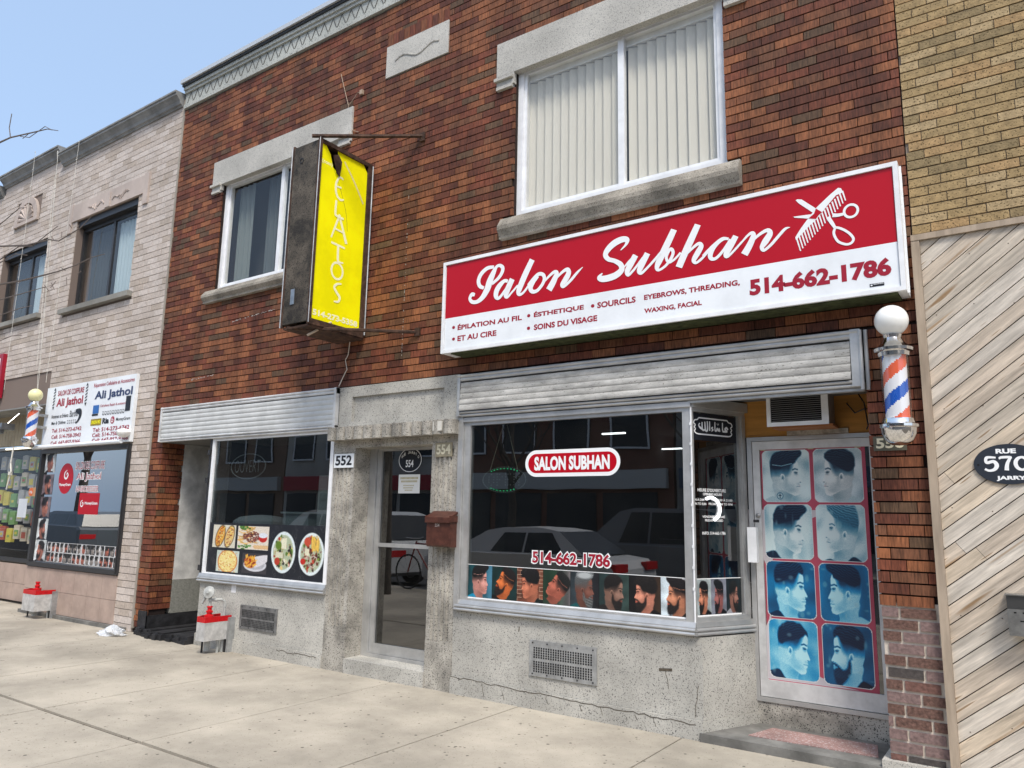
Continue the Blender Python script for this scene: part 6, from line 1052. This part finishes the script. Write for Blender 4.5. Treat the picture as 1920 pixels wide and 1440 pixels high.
for j in range(2):
    for i in range(16):
        B = head(21, 23, (.80, .80, .80) if r.rand() < .7 else (.2, .2, .22), (.72, .42, .34) if r.rand() < .6 else (.62, .60, .58), (.05, .05, .05), ['crop', 'quiff', 'curly', 'buzz'][r.randint(4)], int(r.rand() < .3), (.1, .1, .1) if r.rand() < .5 else (.8, .8, .8), r.rand() < .5, 0, seed=i, line=False, zoom=1.2); A.paste(B, i / 16 + .001, j / 2 + .02, (i + 1) / 16 - .001, (j + 1) / 2 - .02)
A.mesh('portrait_rows', fw, -11.60, .72, -9.67, .99, .0006, CH)
CV = thing('haircut_banner', (-11.85, .0, .7), 'column of haircut portraits down the left side of the barber window', 'banner', 'barber window decals')
for i, z in enumerate((1.97, 1.65, 1.33, 1.02, .72)): head(26, 30, (.80, .82, .82) if i in (0, 3, 4) else (.45, .40, .42), (.70, .45, .38), (.07, .06, .07), ('quiff', 'crop', 'spike', 'quiff', 'crop')[i], int(i in (1, 3, 4)), (.15, .12, .15), i == 4, .1, seed=i, line=i > 2).mesh('portrait', fw, -11.97, z, -11.66 if i < 4 else -11.63, z + .29, .0009, CV)
m = MB(); m.box(-11.36, .0, .56, -11.29, -.006, .63); simple('small_sticker', m, MATS['paper_w'], 'small white sticker on the pink tiles under the barber window', 'sticker')
guard('grey gas guard with red band at the left in front of the pink tiles', -11.52, -11.10, -.28, .10, .37)
# light strings
def string(x0, y0, z0, x1, y1, z1, label, sag=.0, tw=False):
    m = MB(); P = []; r = random.Random(int(x0 * 100)); n = 26
    for i in range(n + 1): t = i / n; P.append((x0 + (x1 - x0) * t + r.uniform(-.008, .008), y0 + (y1 - y0) * t - sag * math.sin(math.pi * t), z0 + (z1 - z0) * t))
    m.tube(P, .0032, 4)
    for i in range(0, n, 2): m.box(P[i][0] - .005, P[i][1] - .010, P[i][2] - .008, P[i][0] + .005, P[i][1], P[i][2] + .008)
    if tw: m.tube([(p[0] + .02 * math.sin(i * 1.3), p[1] - .01, p[2]) for i, p in enumerate(P)], .003, 4)
    simple('light_string', m, mat('string_white', (.66, .64, .58), .6), label, 'light string', group='light strings on the pink facade')
string(-13.30, -.16, 7.30, -13.42, -.10, 3.3, 'white light string hanging over the shell ornament'); string(-12.46, -.16, 7.08, -12.16, -.12, 2.95, 'twisted white light string hanging to the worn barber pole', tw=True); string(-11.80, -.15, 7.06, -12.05, -.08, 3.3, 'white light string left of the upper window with the stone lintel'); string(-12.75, -.05, 6.6, -12.5, -.05, 3.6, 'faint white light string between the two upper windows of the pink facade')
m = MB(); m.box(-13.2, -.28, 2.62, -12.85, -.1, 2.72); m.tube([(-13.0, -.2, 2.66), (-13.0, .0, 2.9)], .012, 6); m.box(-13.16, -.30, 2.56, -12.9, -.22, 2.66); simple('flood_lamp', m, CHR_R, 'small metal floodlight bracket above the left shop window', 'lamp')
m = MB(); P = [(-12.55, -.2, 2.35), (-12.57, -.2, 2.1), (-12.52, -.2, 1.98), (-12.60, -.2, 1.72)]; m.tube(P, .012, 6); m.box(-12.57, -.22, 1.93, -12.52, -.18, 1.98); simple('loose_plug_cable', m, MATS['string_white'], 'frayed white cord with plug hanging under the worn barber pole', 'cord')

# ============================================================ YELLOW BRICK BUILDING, 570
YB = thing('yellow_brick_building', (.5, 0, 0), 'yellow brick building number 570 with diagonal pale wooden cladding at the right edge', 'building')
wm = MB(); wm.box(-.540, .011, 0, 8, .6, 8.2); wm.box(-.54, .6, 0, 8, 9, 8.2); wm.build('wall', MORT_Y, YB)
bricks(YB, [(F0, [(-.538, 3.275, 8, 8.2)], [], .0627, .209, BKY, (48, 26, 14, 12), 3.28, -.02, 0)], MORT_Y, joint=.009)
# diagonal planks, clipped to the cladding rectangle
ang = math.radians(38); du, dv = math.cos(ang), math.sin(ang); PW = .084; X0, X1, Z0, Z1 = -.497, 4.0, .02, 3.222
def clip(poly, f):
    o = []
    for i in range(len(poly)):
        a, b = poly[i], poly[(i + 1) % len(poly)]; fa_, fb = f(a), f(b)
        if fa_ >= 0: o.append(a)
        if (fa_ >= 0) != (fb >= 0): t = fa_ / (fa_ - fb); o.append((a[0] + (b[0] - a[0]) * t, a[1] + (b[1] - a[1]) * t))
    return o
rr = random.Random(21)
for k in range(-36, 40):
    c0 = k * PW + .035; c1 = c0 + PW - .0055; base_ = lambda s, c: (X0 + s * du - c * dv, s * dv + c * du)
    cuts = sorted([-3.0, 9.0] + ([rr.uniform(.3, 1.6)] if rr.random() < .35 else []) + [rr.uniform(2.5, 4)])
    for a, b in zip(cuts[:-1], cuts[1:]):
        P = [base_(a + .001, c0), base_(b - .001, c0), base_(b - .001, c1), base_(a + .001, c1)]
        for g in (lambda p: p[0] - X0, lambda p: X1 - p[0], lambda p: p[1] - Z0, lambda p: Z1 - p[1]): P = clip(P, g) if P else P
        if len(P) < 3: continue
        m = MB(); m.prism(F0, P, .012, .034 + rr.uniform(-.0015, .0015)); m.build('plank', rr.choices(WOODS, (40, 25, 12, 23))[0], YB)
nl = MB()
for z in (.35, .95, 1.55, 2.15, 2.75, 3.1):
    for i in range(22):
        x = -.44 + i * .2; zz = z + (x + .44) * .02 + rr.uniform(-.03, .03); nl.quad((x, -.0362, zz), (x + .006, -.0362, zz), (x + .006, -.0362, zz + .006), (x, -.0362, zz + .006))
nl.build('nail_head', mat('nail_dark', (.10, .07, .05), .6), YB, kind='stuff')
m = MB(); m.box(-.545, -.052, 0, -.498, -.0, 3.222); m.box(-.545, -.055, 3.224, 4.02, -.0, 3.262); m.build('trim_board', WTRIM, YB)
m = MB(); m.box(-.49, -.0115, 0, 4.0, -.001, 3.22); m.build('cladding_backing', mat('gap_brown', (.05, .035, .025), .95), YB)
fo = FP(-.046); OP = thing('oval_plaque', (-.14, -.04, 1.7), 'black oval plaque reading RUE 570 JARRY on the diagonal wooden cladding', 'plaque')
m = MB(); m.prism(fo, ell(-.137, 1.812, .172, .115, 48), -.01, .0); m.build('oval_plate', mat('plaque_slate', (.022, .028, .04), .5), OP)
m = MB(); w_ = .0015; text(m, fo, 'RUE', -.196, 1.872, -.098, 1.900, w_, .05)
ribbon(m, fo, [(-.168 - .03, 1.850, .010), (-.212 - .03, 1.851, .016), (-.214 - .03, 1.822, .016), (-.180 - .03, 1.828, .018), (-.166 - .03, 1.806, .022), (-.178 - .03, 1.783, .018), (-.205 - .03, 1.776, .013), (-.225 - .03, 1.786, .013)], w_)
ribbon(m, fo, [(-.178, 1.840, .008), (-.175, 1.850, .014), (-.13, 1.851, .014), (-.127, 1.846, .014)], w_, k=3); ribbon(m, fo, [(-.128, 1.848, .014), (-.145, 1.812, .018), (-.150, 1.776, .022)], .002)
m_O = [(-.075 + .030 * math.cos(t * .52), 1.814 + .035 * math.sin(t * .52), .013 + .007 * abs(math.cos(t * .52))) for t in range(12)]; ribbon(m, fo, m_O, w_, closed=True)
text(m, fo, 'JARRY', -.203, 1.716, -.060, 1.745, w_, .05); m.build('plaque_lettering', WLET, OP); m = MB(); m.prism(fo, ell(-.286, 1.81, .006, .006, 10), .0, .001); m.build('screw_hole', DARK, OP)
LB2 = thing('letterbox', (-.05, -.1, .87), 'silver metal wall letterbox with open flap under the 570 plaque', 'letterbox')
m = MB(); m.box(-.205, -.15, .88, .16, -.036, 1.02); m.build('body', CHR_R, LB2); m = MB(); m.box(-.205, -.145, 1.021, .16, -.14, 1.09); m.box(-.205, -.14, 1.021, -.20, -.036, 1.09); m.build('flap_back', mat('steel_dark', (.12, .12, .12), .35, metal=.8), LB2); m = MB(); m.box(-.212, -.155, 1.091, .165, -.036, 1.097); m.build('lid', CHR_R, LB2); m = MB()
for x in (-.17, -.13): m.box(x - .006, -.1515, .998, x + .006, -.1502, 1.006)
m.box(-.15, -.1515, .955, -.10, -.1502, .962); m.build('slot', DARK, LB2)
m = MB(); m.box(-.07, -.03, 5.02, -.02, -.001, 5.10); m.build('conduit_clip', GALV, YB)
# ============================================================ STREET SIDE (seen in the shop glass)
def car(label, x0, y, L, H, kind, paint, facing=1):
    t = thing('parked_car', (x0 + L / 2, y, -.13), label, 'car', 'cars in the street'); W = 1.8; f = lambda s: x0 + (s if facing > 0 else 1 - s) * L; z = lambda h: -.13 + h
    if kind == 'sedan': low = [(.0, .45), (.01, .72), (.04, .86), (.16, .93), (.30, .95), (.66, .93), (.97, .80), (1.0, .60), (1.0, .35), (.93, .22), (.06, .22), (.0, .32)]; cab = [(.13, .94), (.26, 1.0 * H - .06), (.36, H), (.52, H), (.60, H - .06), (.76, .93)]
    else: low = [(.0, .45), (.0, .95), (.03, 1.05), (.70, 1.08), (.96, .98), (1.0, .80), (1.0, .38), (.93, .25), (.06, .25), (.0, .35)]; cab = [(.02, 1.05), (.07, H - .08), (.14, H), (.50, H), (.57, H - .07), (.72, 1.07)]
    def body(pts, w0, w1, name, mt, zmid=None):
        m = MB(); n = len(pts); secs = [(-w0 / 2, 0), (-w1 / 2, 1), (w1 / 2, 1), (w0 / 2, 0)]
        prof = [(-w1 / 2, .02), (-w0 / 2, .0), (w0 / 2, .0), (w1 / 2, .02)]; zc = sum(p[1] for p in pts) / n; b = 0
        for (yy, sh) in prof:
            for s, h in pts: m.v.append((f(.5 + (s - .5) * (1 - sh * 2)), y + yy, z(zc + (h - zc) * (1 - sh * 2))))
        for k in range(3):
            for i in range(n): j = (i + 1) % n; m.f.append((k * n + i, k * n + j, (k + 1) * n + j, (k + 1) * n + i)); m.m.append(0)
        m.f.append(tuple(range(n))[::-1]); m.m.append(0); m.f.append(tuple(3 * n + i for i in range(n))); m.m.append(0)
        return m.build(name, mt, t)
    body(low, W - .08, W, 'body', paint)
    m = MB(); n = len(cab)
    for s_, fr in ((-1, 0), (1, 0)):
        for i, (s, h) in enumerate(cab): m.v.append((f(s), y + s_ * (W / 2 - .06 - .20 * (h - .95) / max(.2, H - .95)), z(h)))
    for i in range(n - 1): m.f.append((i, i + 1, n + i + 1, n + i)); m.m.append(0 if i in (1, 2, 3) else 1)
    m.f.append(tuple(range(n))); m.m.append(0); m.f.append(tuple(n + i for i in range(n))[::-1]); m.m.append(0); m.build('cabin', [paint, MATS['car_glass']], t)
    zz = .96 if kind == 'sedan' else 1.10
    for s_ in (-1, 1):
        for a, b in ((.22, .40), (.41, .56)) if kind == 'sedan' else ((.09, .24), (.26, .42), (.43, .56)):
            g = MB(); yy = lambda h: y + s_ * (W / 2 - .055 - .20 * (h - .95) / max(.2, H - .95)); tp = .07 if a < .25 else .0; tq = .045 if b > .55 else .0; g.quad((f(a), yy(zz), z(zz)), (f(b), yy(zz), z(zz)), (f(b - tq), yy(H - .09), z(H - .09)), (f(a + tp), yy(H - .09), z(H - .09))); g.build('side_window', MATS['car_glass'], t)
        for s in (.18, .81):
            w = MB(); r = .33; cx = f(s); 
            w.lathe(0, 0, [(0, -.1), (r * .62, -.1), (r * .64, -.08), (r, -.09), (r, .09), (r * .64, .1), (0, .1)], 24, mf=lambda i, k: 1 if i in (0, 5) else 0); o = w.build('wheel', [BLACKM, GALV], t); o.rotation_euler = (math.pi / 2, 0, 0); o.location = Vector((cx, y + s_ * (W / 2 - .11), z(r))) - t.location
        h = MB(); h.box(f(.985) - .05, y + s_ * .62 - .2, z(.62), f(.985) + .05, y + s_ * .62 + .2, z(.76)); h.build('headlight', WPAINT, t); h = MB(); h.box(f(.012) - .06, y + s_ * .62 - .24, z(.68), f(.012) + .06, y + s_ * .62 + .24, z(.82)); h.build('tail_light', REDP, t)
    return t
mat('car_glass', (.02, .025, .03), .3, spec=.5)
car('white sedan parked by the kerb facing left, reflected in the salon window', -10.7, -7.35, 4.7, 1.40, 'sedan', mat('car_white', (.62, .63, .63), .45, coat=.1), -1)
car('grey high pickup style car passing in the street beyond the white sedan', -9.6, -10.2, 5.0, 1.82, 'suv', mat('car_grey', (.20, .21, .22), .45, coat=.1), -1)
car('white sport utility car parked by the kerb, reflected in the glass door', -16.2, -7.35, 4.6, 1.66, 'suv', MATS['car_white'], -1)
car('dark grey hatchback parked by the kerb opposite the barber window', -28.6, -7.35, 4.5, 1.5, 'suv', mat('car_dark', (.10, .11, .12), .45, coat=.1), -1)
BC = thing('bicycle', (-10.2, -5.9, 0), 'old city bicycle standing at the kerb between the parked cars', 'bicycle'); ct = [(-10.55, .34), (-9.5, .34)]
for x, z in ct:
    m = MB(); m.tube([(x + .33 * math.cos(a * .2618), -5.9, z + .33 * math.sin(a * .2618)) for a in range(25)], .018, 6)
    for a in range(10): m.tube([(x, -5.9, z), (x + .32 * math.cos(a * .628), -5.9, z + .32 * math.sin(a * .628))], .002, 3)
    m.build('wheel', BLACKM, BC)
m = MB()
for a, b in (((-10.55, .34), (-10.35, .95)), ((-10.38, .85), (-9.95, .32)), ((-10.36, .90), (-9.78, .88)), ((-9.95, .32), (-9.74, .98)), ((-9.95, .32), (-9.5, .34)), ((-9.5, .34), (-9.77, .86))): m.tube([(a[0], -5.9, a[1]), (b[0], -5.9, b[1])], .016, 6)
m.build('frame', mat('bike_red', (.30, .04, .04), .4), BC); m = MB(); m.tube([(-10.4, -6.15, 1.02), (-10.34, -5.98, 1.0), (-10.34, -5.82, 1.0), (-10.4, -5.65, 1.02)], .012, 6); m.build('handlebar', CHR_R, BC); m = MB(); m.box(-9.86, -5.97, .97, -9.60, -5.83, 1.02); m.build('saddle', BLACKM, BC)
# bare trees
BARK = mat('bark', (.09, .075, .062), .95, var=.3, vs=12, bump=.006, bs=30)
def tree(label, x, y, h, seed, lean=(0, 0)):
    t = thing('bare_tree', (x, y, 0), label, 'tree', 'bare street trees'); r = random.Random(seed); tr = MB(); cr = MB()
    P = [(x + lean[0] * i / 5 + r.uniform(-.05, .05), y + lean[1] * i / 5, -.1 + h * .42 * i / 5) for i in range(6)]; tr.tube(P, [.17, .15, .14, .13, .12, .11], 10)
    def grow(p, d, L, rad, dep):
        Q = [p]; q = Vector(p); dd = Vector(d)
        for i in range(4): dd = (dd + Vector((r.uniform(-.22, .22), r.uniform(-.22, .22), r.uniform(-.05, .18)))).normalized(); q = q + dd * L / 4; Q.append(tuple(q))
        (cr).tube(Q, [rad * (1 - .16 * i) for i in range(5)], 5 if dep < 2 else 3, cap=False)
        if dep < 4:
            for k in range(3 if dep < 2 else 2): s = r.choice((2, 3, 4)); nd = (dd + Vector((r.uniform(-1, 1), r.uniform(-1, 1), r.uniform(-.1, .6))) * .9).normalized(); grow(Q[s], nd, L * r.uniform(.6, .8), rad * .55, dep + 1)
    for k in range(6): a = k * 1.05 + r.uniform(-.3, .3); grow(P[5] if k > 1 else P[4], Vector((math.cos(a), math.sin(a) * .8, r.uniform(.7, 1.5))).normalized(), h * .26, .07, 0)
    tr.build('trunk', BARK, t, smooth=True); cr.build('crown', BARK, t); return t
tree('bare tree with forked limbs at the kerb by the barber window', -25.5, -7.0, 9, 4, (.4, 0)); tree('slim bare tree across the street, leftmost of the two', -16, -17.8, 8, 8); tree('slim bare tree across the street, rightmost of the two', -8.2, -17.8, 7.5, 12)
TW = thing('bare_tree', (-10.2, -4.6, 0), 'bare street tree whose thin twigs reach in from the left edge of the picture', 'tree', 'bare street trees')
m = MB(); m.tube([(-10.2, -4.9, -.1), (-10.2, -4.85, 1.5), (-10.1, -4.7, 2.8), (-10.3, -4.5, 4.6)], [.12, .11, .09, .05], 10); m.build('trunk', BARK, TW, smooth=True)
m = MB(); Yt = -2.5
def tw(pts, r0=.010, r1=.003): n = len(pts); m.tube([(x, Yt + dy, z) for x, z, dy in pts], [r0 + (r1 - r0) * i / (n - 1) for i in range(n)], 5)
rr = random.Random(6)
tw([(-10.15, 2.9, -2.1), (-9.6, 3.9, -1.2), (-8.6, 4.7, -.3), (-7.95, 4.917, 0), (-7.715, 4.90, 0), (-7.20, 4.805, 0), (-6.95, 4.76, 0), (-6.73, 4.68, 0)], 0.0136); tw([(-7.72, 4.90, 0), (-7.78, 5.02, 0), (-7.77, 5.16, 0)], 0.0050, .004); tw([(-7.5, 4.85, 0), (-7.3, 4.78, 0), (-7.0, 4.80, 0), (-6.85, 4.72, 0)], 0.0037)
tw([(-10.1, 2.7, -2.0), (-9.2, 3.3, -1.0), (-8.2, 3.72, -.2), (-7.6, 3.80, 0), (-7.04, 3.70, 0), (-6.63, 3.67, 0), (-6.45, 3.62, 0), (-6.10, 3.66, 0), (-5.95, 3.72, 0)], 0.0124); tw([(-7.6, 3.66, 0), (-7.2, 3.72, 0), (-6.93, 3.67, 0), (-6.7, 3.72, 0), (-6.5, 3.76, 0)], 0.0056); tw([(-8.2, 3.7, -.2), (-7.7, 3.62, 0), (-7.25, 3.66, 0), (-7.0, 3.60, 0)], 0.0050)
tw([(-10.1, 2.6, -2.0), (-9.0, 2.95, -.8), (-8.0, 3.30, 0), (-7.486, 3.42, 0), (-7.0, 3.38, 0), (-6.62, 3.36, 0), (-6.40, 3.35, 0), (-6.1, 3.35, 0), (-5.85, 3.37, 0), (-5.66, 3.36, 0)], 0.0112); tw([(-8.0, 3.3, 0), (-7.43, 3.27, 0), (-7.0, 3.26, 0), (-6.58, 3.25, 0)], 0.0056); tw([(-8.0, 3.1, 0), (-7.5, 3.12, 0), (-7.0, 3.13, 0), (-6.79, 3.12, 0)], 0.0056); tw([(-8.4, 2.9, -.3), (-7.6, 2.86, 0), (-7.1, 2.90, 0), (-6.9, 2.88, 0)], 0.0043)
tw([(-8.2, 4.0, -.2), (-7.7, 4.02, 0), (-7.3, 4.10, 0), (-7.15, 4.07, 0)], 0.0050)
for i in range(12):
    x = rr.uniform(-7.6, -5.9); z = rr.choice((3.68, 3.37, 3.26, 4.80 if x < -6.9 else 3.37)); tw([(x, z + .01, 0), (x + rr.uniform(-.02, .09), z + rr.choice((-1, 1)) * rr.uniform(.02, .075), rr.uniform(-.05, .05))], 0.0031, .003)
m.build('twigs', mat('twig_bark', (.15, .125, .11), .9), TW)
# buildings across the street
def opp(label, x0, x1, h, wc, sc_, seed):
    t = thing('opposite_building', ((x0 + x1) / 2, -21, 0), label, 'building', 'buildings across the street'); r = random.Random(seed); wm_ = mat('opp_wall_%d' % seed, wc, .9, var=.12, vs=1); m = MB(); m.box(x0, -31, 0, x1, -21, h); m.build('wall', wm_, t)
    m = MB(); m.box(x0 + .2, -20.99, 2.6, x1 - .2, -20.75, 3.3); m.build('fascia', mat('opp_sign_%d' % seed, sc_, .5), t); n = int((x1 - x0) / 2.2)
    for i in range(n):
        a = x0 + .35 + i * (x1 - x0 - .7) / n; b = a + (x1 - x0 - .7) / n - .3; m = MB(); m.box(a, -20.99, .5, b, -20.93, 2.45); f_ = m.build('shop_window', MATS['car_glass'], t)
        for k in range(int((h - 4) / 2.8) + 1):
            z = 4.1 + k * 2.8
            if z + 1.4 < h: m = MB(); m.box(a + .3, -20.99, z, b - .3, -20.93, z + 1.4); w = m.build('window', MATS['car_glass'], t); m = MB(); frame(m, lambda u, v, q=0.: (u, -20.93 + q, v), a + .3, z, b - .3, z + 1.4, .07, 0, .04); m.build('frame', WHITE, w)
    m = MB(); m.box(x0, -21.2, h, x1, -20.85, h + .25); m.build('cornice', CORN, t)
opp('brown brick building across the street, leftmost', -46, -33, 7.5, (.26, .17, .12), (.5, .5, .48), 1); opp('pale rendered building across the street with red fascia', -32.9, -22, 6.5, (.48, .45, .40), (.4, .04, .05), 2); opp('dark red brick building across the street with white fascia', -21.9, -11, 8.5, (.20, .09, .06), (.6, .6, .58), 3); opp('grey building across the street facing the salon', -10.9, 2, 6.2, (.30, .29, .27), (.10, .14, .2), 4); opp('tan brick building across the street, rightmost', 2.1, 16, 8, (.36, .27, .18), (.5, .45, .3), 5)
# barber chairs and mirror inside the salon
for x, y, lb in ((-3.3, 2.6, 'black barber chair deep inside the salon, left of the two'), (-2.2, 2.6, 'black barber chair deep inside the salon, right of the two')):
    t = thing('barber_chair', (x, y, .03), lb, 'chair', 'barber chairs'); m = MB(); m.box(x - .27, y - .28, .5, x + .27, y + .25, .62); m.build('seat', BLACKM, t); m = MB(); m.box(x - .25, y + .2, .62, x + .25, y + .3, 1.25); m.build('backrest', BLACKM, t); m = MB(); m.box(x - .12, y + .22, 1.27, x + .12, y + .29, 1.42); m.build('headrest', BLACKM, t)
    m = MB(); m.lathe(x, y, [(0, .03), (.3, .03), (.3, .06), (.05, .08), (.05, .5), (0, .5)], 20); m.build('pedestal', CHROME, t)
    for s in (-1, 1): m = MB(); m.box(x + s * .3 - .03, y - .25, .80, x + s * .3 + .03, y + .2, .85); m.build('armrest', BLACKM, t)
m = MB(); m.box(-3.9, 5.40, 1.0, -1.3, 5.46, 2.0); simple('wall_mirror', m, mat('mirror', (.6, .65, .66), .05, metal=1), 'long wall mirror on the back wall of the salon', 'mirror')
